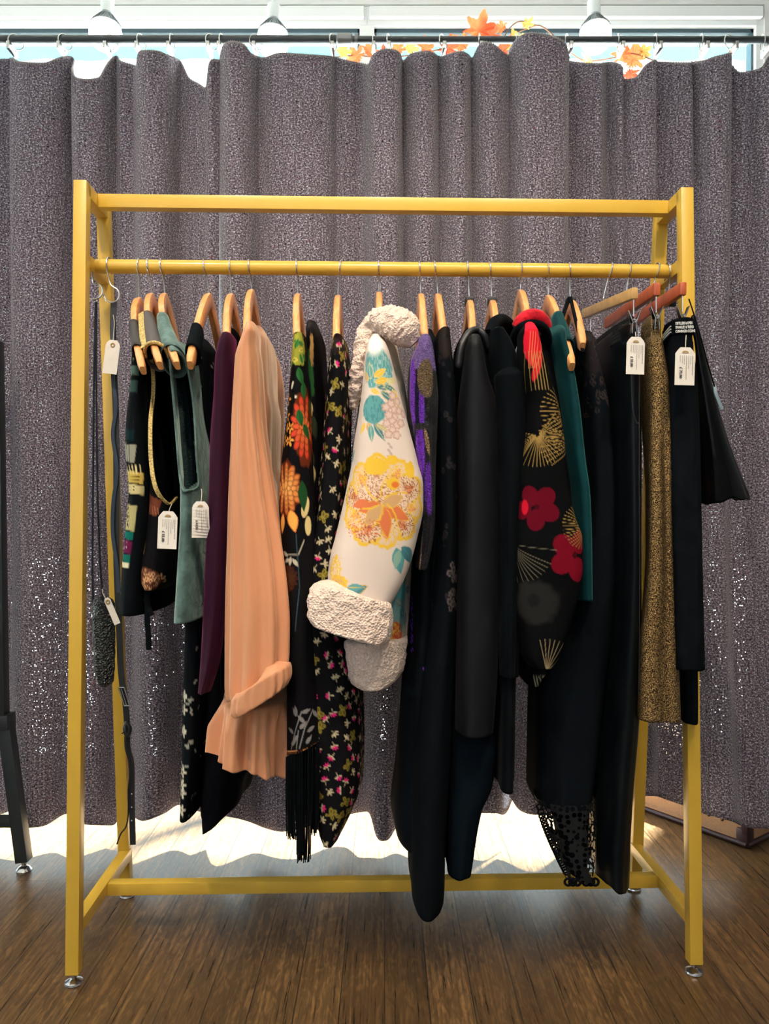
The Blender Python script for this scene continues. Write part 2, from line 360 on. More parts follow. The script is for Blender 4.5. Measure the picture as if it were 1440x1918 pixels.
def curtain_mat():
    m = bpy.data.materials.new('grey_flecked_felt'); m.use_nodes = True; nt = m.node_tree; L = nt.links.new
    p = nt.nodes['Principled BSDF']; out = nt.nodes['Material Output']; tc = nd(nt, 'ShaderNodeTexCoord')
    uv = tc.outputs['UV']
    n1 = nd(nt, 'ShaderNodeTexNoise'); n1.inputs['Scale'].default_value = 240; n1.inputs['Detail'].default_value = 3; n1.inputs['Roughness'].default_value = .7; L(uv, n1.inputs['Vector'])
    cr = nd(nt, 'ShaderNodeValToRGB'); e = cr.color_ramp.elements
    e[0].position = .34; e[0].color = (*lin(34, 34, 46), 1); e[1].position = .67; e[1].color = (*lin(222, 216, 226), 1)
    x = e.new(.48); x.color = (*lin(98, 89, 101), 1); x = e.new(.56); x.color = (*lin(138, 126, 136), 1)
    L(n1.outputs['Fac'], cr.inputs[0])
    st = nd(nt, 'ShaderNodeVectorMath', operation='MULTIPLY'); st.inputs[1].default_value = (150, 9, 1); L(uv, st.inputs[0])
    n3 = nd(nt, 'ShaderNodeTexNoise'); n3.inputs['Scale'].default_value = 1; n3.inputs['Detail'].default_value = 4; L(st.outputs[0], n3.inputs['Vector'])
    r3 = nd(nt, 'ShaderNodeMapRange'); r3.inputs['From Min'].default_value = .3; r3.inputs['From Max'].default_value = .7; r3.inputs['To Min'].default_value = .74; r3.inputs['To Max'].default_value = 1.3; L(n3.outputs['Fac'], r3.inputs[0])
    c3 = nd(nt, 'ShaderNodeVectorMath', operation='SCALE'); L(cr.outputs[0], c3.inputs[0]); L(r3.outputs[0], c3.inputs['Scale'])
    # coloured flecks and dark specks
    v = nd(nt, 'ShaderNodeTexVoronoi'); v.inputs['Scale'].default_value = 62; L(uv, v.inputs['Vector'])
    fm = nd(nt, 'ShaderNodeMath', operation='LESS_THAN'); fm.inputs[1].default_value = .15; L(v.outputs['Distance'], fm.inputs[0])
    sep = nd(nt, 'ShaderNodeSeparateColor'); L(v.outputs['Color'], sep.inputs[0])
    gt = nd(nt, 'ShaderNodeMath', operation='GREATER_THAN'); gt.inputs[1].default_value = .72; L(sep.outputs[0], gt.inputs[0])
    fk = nd(nt, 'ShaderNodeMath', operation='MULTIPLY'); L(fm.outputs[0], fk.inputs[0]); L(gt.outputs[0], fk.inputs[1])
    fc = nd(nt, 'ShaderNodeValToRGB'); fe = fc.color_ramp.elements; fc.color_ramp.interpolation = 'CONSTANT'
    fe[0].color = (.01, .01, .012, 1); fe[1].position = .8; fe[1].color = (*lin(120, 62, 76), 1); x = fe.new(.62); x.color = (*lin(200, 196, 196), 1)
    L(sep.outputs[1], fc.inputs[0])
    mx = nd(nt, 'ShaderNodeMix', data_type='RGBA'); L(fk.outputs[0], mx.inputs[0]); L(c3.outputs[0], mx.inputs[6]); L(fc.outputs[0], mx.inputs[7])
    L(mx.outputs[2], p.inputs['Base Color']); p.inputs['Roughness'].default_value = .95; p.inputs['Specular IOR Level'].default_value = .1
    p.inputs['Sheen Weight'].default_value = .25
    bp = nd(nt, 'ShaderNodeBump'); bp.inputs['Strength'].default_value = .6; bp.inputs['Distance'].default_value = .004; L(n1.outputs['Fac'], bp.inputs['Height']); L(bp.outputs[0], p.inputs['Normal'])
    t = nd(nt, 'ShaderNodeBsdfTranslucent'); L(mx.outputs[2], t.inputs[0])
    ms = nd(nt, 'ShaderNodeMixShader'); ms.inputs[0].default_value = .10; L(p.outputs[0], ms.inputs[1]); L(t.outputs[0], ms.inputs[2])
    # gaps between threads
    gm = nd(nt, 'ShaderNodeVectorMath', operation='MULTIPLY'); gm.inputs[1].default_value = (330, 270, 0); L(uv, gm.inputs[0])
    fr = nd(nt, 'ShaderNodeVectorMath', operation='FRACTION'); L(gm.outputs[0], fr.inputs[0])
    fs = nd(nt, 'ShaderNodeVectorMath', operation='DISTANCE'); fs.inputs[1].default_value = (.5, .5, 0); L(fr.outputs[0], fs.inputs[0])
    hl = nd(nt, 'ShaderNodeMath', operation='LESS_THAN'); hl.inputs[1].default_value = .26; L(fs.outputs['Value'], hl.inputs[0])
    nb = nd(nt, 'ShaderNodeTexNoise'); nb.inputs['Scale'].default_value = 5.5; nb.inputs['Detail'].default_value = 2; L(uv, nb.inputs['Vector'])
    nf = nd(nt, 'ShaderNodeTexWhiteNoise', noise_dimensions='2D'); fl = nd(nt, 'ShaderNodeVectorMath', operation='FLOOR'); L(gm.outputs[0], fl.inputs[0]); L(fl.outputs[0], nf.inputs[0])
    pr = nd(nt, 'ShaderNodeMapRange'); pr.inputs['From Min'].default_value = .46; pr.inputs['From Max'].default_value = .8; pr.inputs['To Min'].default_value = .045; pr.inputs['To Max'].default_value = .13
    L(nb.outputs['Fac'], pr.inputs[0])
    lt = nd(nt, 'ShaderNodeMath', operation='LESS_THAN'); L(nf.outputs['Value'], lt.inputs[0]); L(pr.outputs[0], lt.inputs[1])
    hm = nd(nt, 'ShaderNodeMath', operation='MULTIPLY'); L(hl.outputs[0], hm.inputs[0]); L(lt.outputs[0], hm.inputs[1])
    tr = nd(nt, 'ShaderNodeBsdfTransparent'); m2 = nd(nt, 'ShaderNodeMixShader'); L(hm.outputs[0], m2.inputs[0]); L(ms.outputs[0], m2.inputs[1]); L(tr.outputs[0], m2.inputs[2])
    L(m2.outputs[0], out.inputs[0])
    return m

def glass_mat():
    m = bpy.data.materials.new('window_glass'); m.use_nodes = True; nt = m.node_tree; L = nt.links.new; nt.nodes.clear()
    out = nd(nt, 'ShaderNodeOutputMaterial'); t = nd(nt, 'ShaderNodeBsdfTransparent'); t.inputs[0].default_value = (.93, .98, .98, 1)
    g = nd(nt, 'ShaderNodeBsdfGlossy'); g.inputs['Roughness'].default_value = .02
    ms = nd(nt, 'ShaderNodeMixShader'); ms.inputs[0].default_value = .06; L(t.outputs[0], ms.inputs[1]); L(g.outputs[0], ms.inputs[2]); L(ms.outputs[0], out.inputs[0])
    return m

def crochet_mat(name, col, scale, thr):
    """black open-work lace: round gaps between the threads"""
    m = mat(name, col, .7, spec=.3); nt = m.node_tree; L = nt.links.new; out = [n for n in nt.nodes if n.type == 'OUTPUT_MATERIAL'][0]
    p = [n for n in nt.nodes if n.type == 'BSDF_PRINCIPLED'][0]; tc = nd(nt, 'ShaderNodeTexCoord')
    v = nd(nt, 'ShaderNodeTexVoronoi'); v.inputs['Scale'].default_value = scale; v.inputs['Randomness'].default_value = .55; L(tc.outputs['Object'], v.inputs['Vector'])
    lt = nd(nt, 'ShaderNodeMath', operation='LESS_THAN'); lt.inputs[1].default_value = thr; L(v.outputs['Distance'], lt.inputs[0])
    t = nd(nt, 'ShaderNodeBsdfTransparent'); ms = nd(nt, 'ShaderNodeMixShader'); L(lt.outputs[0], ms.inputs[0]); L(p.outputs[0], ms.inputs[1]); L(t.outputs[0], ms.inputs[2]); L(ms.outputs[0], out.inputs[0])
    return m

# ------------------------------------------------------------------ the setting
WY = 2.75                                             # the shop window
fl = MB().box((-4, -3.2, -.05), (4, WY + .06, 0)).build('floor', floor_mat(), smooth=False); props(fl, kind='structure')
props(MB().box((-4, -3.2, 3.1), (4, WY + .15, 3.2)).build('ceiling', M_ceil, smooth=False), kind='structure')
zt = CZ + (CY - 8) / F * WY
xr_ = (1432 - CX) / F * WY
props(MB().box((-4, WY, zt), (4, WY + .14, 3.1)).box((xr_, WY, 0), (4, WY + .14, zt)).build('wall_back', M_wall, smooth=False), kind='structure')
props(MB().box((-4.1, -3.2, 0), (-4, WY + .14, 3.1)).build('wall_left', M_wall, smooth=False), kind='structure')
props(MB().box((4, -3.2, 0), (4.1, WY + .14, 3.1)).build('wall_right', M_wall, smooth=False), kind='structure')
props(MB().box((-4.1, -3.3, 0), (4.1, -3.2, 3.1)).build('wall_front', M_wall, smooth=False), kind='structure')

def window(name, pxl, pxr):
    r = bpy.data.objects.new(name, None); C.objects.link(r); r['kind'] = 'structure'
    x0, x1 = (pxl - CX) / F * WY, (pxr - CX) / F * WY; r.location = ((x0 + x1) / 2, WY, 0)
    zg = CZ + (CY - 44) / F * WY; fw = .026
    f = MB().box((x0, WY + .01, zg), (x1, WY + .09, zt), .002).box((x0, WY + .01, 0), (x1, WY + .09, .035), .002)
    f.box((x0, WY + .01, .035), (x0 + fw, WY + .09, zg)).box((x1 - fw, WY + .01, .035), (x1, WY + .09, zg))
    f.box((x0 + .01, WY - .012, zt - .05), (x1 - .01, WY + .02, zt - .012), .003)
    f.build('window_frame', M_white, r, smooth=False)
    g = MB(); gw = .014; a, b = x0 + fw, x1 - fw
    g.box((a, WY + .03, zg - gw), (b, WY + .07, zg)).box((a, WY + .03, .035), (a + gw * .6, WY + .07, zg)).box((b - gw * .6, WY + .03, .035), (b, WY + .07, zg))
    g.build('window_seal', M_gasket, r, smooth=False)
    MB().box((a, WY + .045, .035), (b, WY + .053, zg)).build('window_pane', M_glass, r, smooth=False)
    MB().box((a, WY + .032, zg - .040), (b, WY + .068, zg - .032)).build('window_bead', M_white, r, smooth=False)
M_glass = glass_mat()
window('window_1', -1400, 687)
window('window_2', 687, 1432)

M_pave = mat('pale_paving', lin(215, 215, 210), .9, vary=(3, .1))
props(MB().box((-14, WY + .14, -.06), (14, 16, -.02)).build('pavement', M_pave, smooth=False), kind='structure')
M_awn = mat('pale_teal_canvas', lin(74, 128, 138), .85, transl=.12)
aw = empty('shop_awning', (0, 3.3, 2.9), 'pale teal canvas awning valance outside above the shop window', 'awning')
y_a = 3.6; za, zb = CZ + (CY - 57) / F * y_a, CZ + (CY - 112) / F * y_a
g = MB(); pts = [(i * .06 - 4.2, y_a + .012 * math.sin(i * 1.1), 0) for i in range(141)]
for k in range(140):
    (xa, ya, _), (xb, yb, _) = pts[k], pts[k + 1]
    g.add([(xa, ya, zb), (xb, yb, zb), (xb, yb, za), (xa, ya, za)], [(0, 1, 2, 3)])
g.build('valance', M_awn, aw)
MB().tube([(-4.2, y_a, za), (4.2, y_a, za)], .012).build('front_bar', M_white, aw)
g = MB()
for x in (-3.6, -1.2, 1.2, 3.6): MB().tube([(x, y_a, za), (x, WY + .14, za - .02)], .01).build('support_arm', M_white, aw)

# ------------------------------------------------------------------ curtains
M_felt = curtain_mat()
CD = 2.08
TOP = [[(-60, 112), (0, 112), (30, 112), (50, 119), (90, 122), (122, 109), (135, 128), (150, 149), (172, 152), (192, 148), (205, 107), (225, 117), (258, 125), (268, 99), (278, 95), (300, 94), (322, 104), (335, 122), (350, 146), (370, 156), (388, 165), (393, 125), (402, 110), (412, 112)],
       [(404, 122), (413, 112), (421, 90), (440, 80), (465, 88), (475, 106), (490, 112), (530, 103), (565, 105), (620, 108), (640, 113), (668, 118), (690, 122), (699, 102), (725, 91), (748, 97), (754, 114), (770, 100), (800, 95), (828, 106), (835, 103), (860, 97), (880, 106), (888, 111), (894, 90), (905, 80), (920, 86), (940, 101), (962, 111)],
       [(954, 100), (964, 76), (985, 65), (1010, 68), (1050, 84), (1060, 112), (1090, 118), (1120, 119), (1152, 116), (1160, 122), (1172, 148), (1185, 144), (1205, 120), (1222, 112), (1240, 116), (1300, 119), (1312, 116), (1330, 108), (1362, 103), (1370, 115), (1388, 140), (1415, 133), (1425, 110), (1440, 105), (1500, 108)]]
BOT = [[(-60, 1530), (0, 1522), (22, 1514), (52, 1549), (87, 1546), (122, 1522), (140, 1530), (165, 1543), (209, 1546), (223, 1518), (240, 1526), (258, 1533), (279, 1539), (313, 1525), (331, 1508), (360, 1518), (412, 1526)],
       [(404, 1524), (446, 1529), (500, 1549), (535, 1556), (580, 1548), (650, 1527), (700, 1521), (704, 1552), (715, 1577), (730, 1575), (745, 1548), (800, 1530), (860, 1522), (929, 1521), (937, 1525), (951, 1517), (962, 1489)],
       [(956, 1489), (966, 1514), (987, 1525), (1009, 1526), (1060, 1520), (1120, 1506), (1180, 1492), (1222, 1491), (1275, 1507), (1312, 1525), (1347, 1537), (1402, 1550), (1440, 1551), (1500, 1552)]]
FOLD = [[(-60, 2), (0, -3), (14, -4), (28, 2), (60, 3.4), (90, 2), (115, -1), (126, -5), (140, 1), (165, 3), (195, 1), (207, -5), (225, -1), (245, -2), (255, 0), (268, 4), (295, 6), (318, 4), (330, -4), (350, -2), (375, 0), (388, 1), (398, 3), (412, 1)],
        [(404, -5), (418, 2), (445, 6), (470, 4), (482, -3), (510, 1), (560, 3), (600, 2), (618, 0), (626, -4), (650, -2), (675, -4), (690, 0), (700, 4), (725, 5), (745, 4), (754, -5), (768, 0), (790, 4), (812, 2), (822, -4), (835, 0), (860, 4), (876, 1), (884, -4), (897, 1), (920, 4), (945, 0), (962, -4)],
        [(954, -2), (965, 3), (990, 7), (1030, 7), (1058, 4), (1066, -4), (1090, -1), (1120, 2), (1135, -2), (1145, -4), (1160, 2), (1170, -1), (1185, 3), (1220, 3), (1232, -4), (1260, -1), (1290, 1), (1303, -3), (1315, 2), (1340, 4), (1358, 3), (1366, -4), (1385, -2), (1405, -1), (1420, 3), (1445, 4), (1500, -2)]]
for lst, va, vb in ((TOP, 112, 126), (BOT, 1528, 1546), (FOLD, 4, -4)):      # the end panels run on past the frame
    lst[0][:0] = [(-440 + 38 * k, va if k % 2 else vb) for k in range(10)]
    lst[2] += [(1536 + 38 * k, va if k % 2 else vb) for k in range(10)]
def curtain(i, label):
    root = empty('curtain', (((TOP[i][0][0] + TOP[i][-1][0]) / 2 - CX) / F * CD, CD, .06), label, 'curtain', 'grey felt curtain panels')
    px = np.arange(TOP[i][0][0], TOP[i][-1][0] + .1, 2.0); n = len(px)
    f0 = pchip(*zip(*FOLD[i]), px) * .0095
    def sm(a, w):
        k = np.exp(-.5 * (np.arange(-4 * w, 4 * w + 1) / w) ** 2); k /= k.sum()
        return np.convolve(np.pad(a, 4 * w, 'edge'), k, 'valid')
    f1, f2 = sm(f0, 3), sm(f0, 9) * 1.4
    bulge = np.interp(px, [1150, 1260, 1400], [0, .03, .075])           # lies over the suitcase
    yt = sm(pchip(*zip(*TOP[i]), px), 1); yb = sm(pchip(*zip(*BOT[i]), px), 2)
    nz = 150; T = np.linspace(0, 1, nz) ** 1.15
    X = np.empty((nz, n)); Y = np.empty((nz, n)); Z = np.empty((nz, n))
    for k, t in enumerate(T):
        a = min(1, t * 3); b = max(0, (t - .3) / .7)
        d = f0 * (1 - a) + (f1 * (1 - b) + f2 * b) * a
        d = d + bulge * np.clip((t - .55) / .45, 0, 1) ** 1.5 + .006 * np.sin(px * .013 + 7 * t + i)
        D = CD - d; ztop = CZ - (yt - CY) / F * (CD - f0); zbot = CZ - (yb - CY) / F * (CD - f2 - bulge)
        drift = 5 * math.sin(3 * t + i) * t
        X[k] = (px + drift * np.sin((px - px[0]) / (px[-1] - px[0]) * math.pi) - CX) / F * CD; Y[k] = D; Z[k] = ztop * (1 - t) + zbot * t
    co = np.stack((X, Y, Z), 2).reshape(-1, 3)
    i0 = np.arange(nz - 1)[:, None] * n; j0 = np.arange(n - 1)[None]
    q = np.stack((i0 + j0, i0 + n + j0, i0 + n + j0 + 1, i0 + j0 + 1), 2).reshape(-1, 4)
    o = grid_mesh('panel', co, q, M_felt, root)
    seg = np.hypot(np.diff(X, axis=1), np.diff(Y, axis=1)); u = np.concatenate((np.zeros((nz, 1)), np.cumsum(seg, 1)), 1)
    uv = np.stack((np.repeat(u[nz // 3:nz // 3 + 1], nz, 0) + i * 3, Z), 2).reshape(-1, 2)
    li = np.empty(len(o.data.loops), np.int32); o.data.loops.foreach_get('vertex_index', li)
    o.data.uv_layers.new(name='UVMap').data.foreach_set('uv', uv[li].astype(np.float32).ravel())
    sd = o.modifiers.new('thick', 'SOLIDIFY'); sd.thickness = .003; sd.offset = 1
    # overcast stitching on the top edge
    g = MB(); pts = [Vector((X[0, j], Y[0, j] - .002, Z[0, j])) for j in range(n)]
    g.tube(pts, .0022, 6)
    for j in range(0, n - 1, 2): g.tube([pts[j] + Vector((0, -.003, .003)), pts[j] + Vector((.004, -.003, -.007))], .0009, 5)
    g.build('edge_stitching', M_stitch, root)
M_stitch = mat('pale_thread', lin(150, 143, 143), .9)
curtain(0, 'grey flecked felt curtain panel at the left end of the rod')
curtain(1, 'widest grey flecked felt curtain panel hanging directly behind the middle of the gold rack')
curtain(2, 'grey flecked felt curtain panel at the right, its hem lying over the suitcase')

RD = 2.115; rz = CZ + (CY - 74.5) / F * RD
rod = empty('curtain_rod', (0, RD, rz), 'black steel curtain rod running across in front of the bright window', 'curtain rod')
jx = (645 - CX) / F * RD
MB().tube([(-2.6, RD, rz), (jx, RD, rz)], .0118, 16).build('outer_pole', M_blacksteel, rod)
MB().tube([(jx, RD, rz - .0005), (2.6, RD, rz - .0005)], .0098, 16).build('inner_pole', M_blacksteel, rod)
MB().tube([(jx - .022, RD, rz), (jx - .018, RD, rz), (jx + .018, RD, rz), (jx + .022, RD, rz)], [.012, .0165, .0165, .012], 14).tube([(jx + .028, RD, rz), (jx + .036, RD, rz)], .014, 14).build('joint', mat('grey_steel', (.2, .2, .2), .4, .8), rod)

ORD = 'first second third fourth fifth sixth seventh eighth ninth tenth eleventh twelfth thirteenth fourteenth fifteenth sixteenth seventeenth eighteenth nineteenth twentieth twenty-first'.split()
rings = [(30, 98, 50), (122, 104, 40), (207, 100, 75), (265, 88, 20), (323, 100, 5), (396, 100, 40), (416, 86, 12), (480, 102, 55), (624, 104, 25), (700, 92, 8), (728, 86, 15), (830, 97, 35), (898, 84, 12), (966, 90, 5), (1063, 104, 30), (1158, 104, 12), (1227, 106, 8), (1313, 106, 10), (1366, 97, 60), (1428, 100, 8)]
for k, (px, py, yaw) in enumerate(rings):
    cx_ = (px - CX) / F * RD; R = .020
    r = empty('curtain_ring', (cx_, RD, rz + .012 - R), f'steel clip ring on the curtain rod, {ORD[k]} from the left', 'curtain ring', 'clip rings on the curtain rod')
    a = math.radians(yaw); ax = Vector((math.sin(a), math.cos(a), 0)); c0 = Vector((cx_, RD, rz + .0135 - R))
    MB().tube([c0 + R * (math.cos(q) * ax + math.sin(q) * Vector((0, 0, 1))) for q in [2 * math.pi * i / 26 for i in range(27)]], .0016, 7).build('ring', M_wire, r)
    b = c0 - Vector((0, 0, R)); e = W(px, py + 9, 2.07)
    MB().tube([b, b - Vector((0, 0, .006))], .0012, 6).box((cx_ - .0045, 2.068, b.z - .024), (cx_ + .0045, RD + .004, b.z - .004), .0012).tube([(cx_ - .006, RD - .01, b.z - .011), (cx_ + .006, RD - .01, b.z - .011)], .003, 8).build('clip', M_wire, r)

# ------------------------------------------------------------------ window lamps
M_lens = mat('lit_lamp_lens', (1, .95, .85), .4, emit=((1, .92, .78), 30))
M_sink = mat('grey_heat_sink', lin(112, 120, 124), .45, .2)
for px, py, who in ((200, 28, 'leftmost of the three by the window'), (512, 40, 'middle one of the three by the window'), (1113, 32, 'right of the big orange leaf')):
    D = 2.32; s = D / F; t = W(px, py, D)
    r = empty('spot_lamp', t, f'lit spot lamp with ribbed grey housing, {who}', 'lamp', 'spot lamps before the window')
    h = MB().lathe([(.0, 0), (.012, 0), (.019, -.003), (.022, -.008), (.030, -.022), (.040, -.036), (.045, -.043), (.043, -.045)], t, 28)
    for k in range(28):
        a = 2 * math.pi * k / 28; d = Vector((math.cos(a), math.sin(a), 0))
        h.beam(t + d * .0205 - Vector((0, 0, .008)), t + d * .043 - Vector((0, 0, .041)), .0016, .006, up=d, bev=0)
    h.build('housing', M_sink, r)
    MB().lathe([(.043, -.044), (.047, -.058), (.046, -.078), (.037, -.098), (.019, -.111), (.0005, -.114)], t, 28).build('lens', M_lens, r)
    MB().lathe([(.012, -.002), (.0195, .002), (.0195, .05), (.0185, .052), (.0005, .054)], t, 20).build('socket', M_white, r)
    r.rotation_euler = (-.16, 0, 0); bpy.context.view_layer.update()
    e = r.matrix_world @ Vector((0, 0, .045)); MB().tube([e, e + Vector((0, .004, .02)), (e.x, e.y + .005, 3.1)], .006, 12).build('stem', M_white, r)

# ------------------------------------------------------------------ autumn leaf garland
def leaf_bm(R, rg):
    out = []; lobes = [(90, 1, .62), (40, .88, .55), (140, .88, .55), (-12, .66, .5), (192, .66, .5)]
    A = np.radians(np.arange(0, 360, 6))
    for a in A:
        r = .36
        for c, l, w in lobes:
            d = math.atan2(math.sin(a - math.radians(c)), math.cos(a - math.radians(c))); r = max(r, l * max(0, 1 - abs(d) / w) ** .55)
        r += .06 * math.cos(a * 15); out.append(Vector((math.cos(a) * r * R, 0, math.sin(a) * r * R)))
    return out
M_l = [mat('orange_leaf', lin(232, 112, 66), .7, transl=.45, vary=(30, .3)), mat('red_leaf', lin(226, 84, 54), .7, transl=.45, vary=(30, .3)), mat('yellow_leaf', lin(236, 196, 110), .7, transl=.45, vary=(30, .3))]
gr = empty('leaf_garland', W(820, 95, 2.4), 'garland of orange and yellow autumn maple leaves strung before the window', 'garland')
vine = [W(x, y, 2.42) for x, y in ((600, 112), (660, 104), (720, 108), (790, 100), (850, 84), (900, 62), (940, 74), (975, 58), (1010, 48), (1040, 70), (1090, 112), (1150, 108), (1185, 100), (1240, 120))]
MB().tube(smooth_path(vine), .0022, 7).tube(smooth_path([W(940, 76, 2.42), W(955, 52, 2.42), W(975, 40, 2.42), W(1005, 48, 2.41)]), .0018, 6).build('stem', mat('brown_stem', lin(120, 84, 60), .8), gr)
for k, (px, py, R, rot, mi) in enumerate(((642, 98, 26, 20, 2), (668, 108, 28, -30, 0), (690, 96, 24, 40, 0), (715, 104, 22, 10, 1), (745, 96, 26, -20, 0), (768, 92, 24, 30, 2), (800, 94, 28, -10, 0), (838, 92, 30, 15, 1), (866, 84, 30, -40, 0), (896, 58, 42, 18, 0), (918, 70, 34, -25, 1), (945, 92, 34, 30, 1), (968, 82, 30, -15, 2), (985, 46, 18, 50, 2), (940, 52, 20, -60, 0), (1100, 116, 22, 10, 2), (1166, 104, 26, -20, 0), (1184, 112, 40, 15, 0), (1180, 140, 28, 170, 1), (1204, 96, 22, 60, 2))):
    rg = random.Random(k); pts = leaf_bm(R * 2.42 / F, rg); c0 = W(px, py, 2.40 + .012 * (k % 3))
    M = Matrix.Translation(c0) @ Matrix.Rotation(math.radians(rg.uniform(-35, 35)), 4, 'Z') @ Matrix.Rotation(math.radians(rot), 4, 'Y')
    vs = [M @ Vector((p.x, .25 * p.x * p.x / (R * 2.42 / F) + rg.uniform(-.002, .002), p.z)) for p in pts] + [M @ Vector((0, 0, 0))]
    n = len(pts); g = MB().add(vs, [(i, (i + 1) % n, n) for i in range(n)])
    g.tube([M @ Vector((0, 0, 0)), M @ Vector((0, -.004, -.5 * R * 2.42 / F))], .001, 5)
    g.build('leaf', M_l[mi], gr, smooth=False)

# ------------------------------------------------------------------ the gold rack
RA = math.radians(1.64); RC = Vector((.006, 1.503, 0))
rack = empty('clothes_rack', (RC.x, RC.y, 0), 'yellow painted square tube clothes rack standing on the wooden floor', 'clothes rack')
def RK(x, y, z):                                        # rack frame: x along, y from the front feet to the back
    return Vector((RC.x + x * math.cos(RA) - y * math.sin(RA), RC.y + x * math.sin(RA) + y * math.cos(RA), z))
UX = RK(1, 0, 0) - RK(0, 0, 0); UY = RK(0, 1, 0) - RK(0, 0, 0)
t_ = .0255; HT = 1.556; HW = .602
def fy(z): return .044 * (z - .022) / (HT - .022)       # front leg leans back
def by(z): return .338 - .170 * (z - .022) / (HT - .022)   # back leg leans forward
for sx in (-1, 1):
    x = sx * HW
    MB().beam(RK(x, fy(.022), .022), RK(x, fy(HT), HT), t_, t_, UX).build('front_leg', M_rack, rack)
    MB().beam(RK(x * 1.005, by(.022), .022), RK(x * .998, by(HT), HT - .0005), t_, t_, UX).build('back_leg', M_rack, rack)
    MB().beam(RK(x, fy(HT), HT - .0135), RK(x, by(HT), HT - .0135), t_, t_, (0, 0, 1)).build('top_brace', M_rack, rack)
    MB().beam(RK(x, fy(1.405), 1.405), RK(x, by(1.405), 1.405), .020, t_, (0, 0, 1)).build('rail_brace', M_rack, rack)
    MB().beam(RK(x, fy(.108), .104), RK(x, by(.108), .104), .0235, t_, (0, 0, 1)).build('base_brace', M_rack, rack)
    for nm, yy in (('front', fy(.02)), ('back', by(.02))):
        b = RK(x, yy, 0)
        f = MB().lathe([(0, .0), (.016, 0), (.0175, .0025), (.0165, .0055), (.010, .009), (.006, .0105), (.005, .0115), (.005, .026)], b, 24)
        f.build('foot', M_chrome, rack)
ym = .5 * (fy(HT) + by(HT))
MB().beam(RK(-HW + t_ / 2, ym, HT - .0145), RK(HW - t_ / 2, ym, HT - .0145), .0275, .024, UY).build('top_rail', M_rack, rack)
RY, RZ, RR = .096, 1.407, .0142
MB().tube([RK(-HW + .01, RY, RZ), RK(HW - .01, RY, RZ)], RR, 24).build('hanging_rail', M_rack, rack)
MB().beam(RK(-HW + .011, .172, .1015), RK(HW - .011, .172, .1015), .0255, .0255, UY).build('base_rail', M_rack, rack)

# ------------------------------------------------------------------ hangers
def rail(px):
    D = 1.6
    for _ in range(4):
        x = (px - CX) / F * D; k = (x - RC.x) / math.cos(RA); D = RK(k, RY, RZ).y
    return Vector(((px - CX) / F * D, D, RZ))
def hook(mb, px, neck):
    """wire hook over the rail, ending in the point neck"""
    c = rail(px); r = RR + .0022; lat = neck.x - c.x
    pts = [neck, Vector((neck.x, c.y + .001, neck.z + .012)), Vector((c.x + lat * .8, c.y, (neck.z + c.z - r) / 2 + .004))]
    for a in range(-70, 181, 14):
        q = math.radians(a); k = max(0, 1 - (a + 70) / 110)
        pts.append(Vector((c.x + lat * .45 * k, c.y - r * math.cos(q), c.z + r * math.sin(q))))
    pts.append(Vector((c.x, c.y + r * .9, c.z - r * .9)))
    mb.tube(smooth_path(pts, 3), .00165, 8)

ARM = {}
def hanger(hx, tx, ty, tipx, label, m=M_wood, cap=False, drop=.172, yaw=.08, L=.205):
    c = rail(hx); top = Vector(((tx - CX) / F * c.y, c.y, CZ - (ty - CY) / F * c.y))
    r = empty('wooden_hanger', (c.x, c.y, c.z + RR), label, 'clothes hanger', 'wooden clothes hangers on the rail')
    h = MB(); hook(h, hx, top - Vector((0, 0, .004))); h.build('hook', M_wire, r)
    tipX = (tipx - CX) / F * (c.y - L); lat = tipX - top.x
    N = 34; vs = []; fs = []; K = 12
    ARM[hx] = lambda t: Vector((top.x + (lat if t < 0 else -yaw * lat) * abs(t) ** 1.5, c.y + L * t, top.z - drop * abs(t) ** 1.22 - .012))
    for i in range(N + 1):
        t = -1 + 2 * i / N; a = abs(t)
        sd = lat * a ** 1.5 if t < 0 else -yaw * lat * a ** 1.5
        zz = -drop * (a ** 1.22) + .004
        P = Vector((top.x + sd, c.y + L * t, top.z + zz - .016)); da = max(a, .05)
        Tz = -drop * 1.22 * da ** .22 * (1 if t > 0 else -1) / L * min(1, a * 6); T = Vector((0, 1, Tz)).normalized(); Nn = Vector((0, -T.z, T.y))
        hh = .0165 - .004 * a; ww = .0076
        if i in (0, N): hh *= .72; ww *= .7
        for k in range(K):
            q = 2 * math.pi * k / K; cq, sq = math.cos(q), math.sin(q)
            vs.append(P + Vector((1, 0, 0)) * ww * math.copysign(abs(cq) ** .55, cq) + Nn * hh * math.copysign(abs(sq) ** .55, sq))
    for i in range(N):
        for k in range(K): fs.append((i * K + k, i * K + (k + 1) % K, (i + 1) * K + (k + 1) % K, (i + 1) * K + k))
    fs += [tuple(range(K)), tuple(N * K + k for k in range(K - 1, -1, -1))]
    MB().add(vs, fs).build('body', m, r, sharp=50)
    if cap: MB().box((top.x - .0085, c.y - .016, top.z - .008), (top.x + .0085, c.y + .016, top.z + .006), .002).build('neck_cap', M_cap, r)
    return r

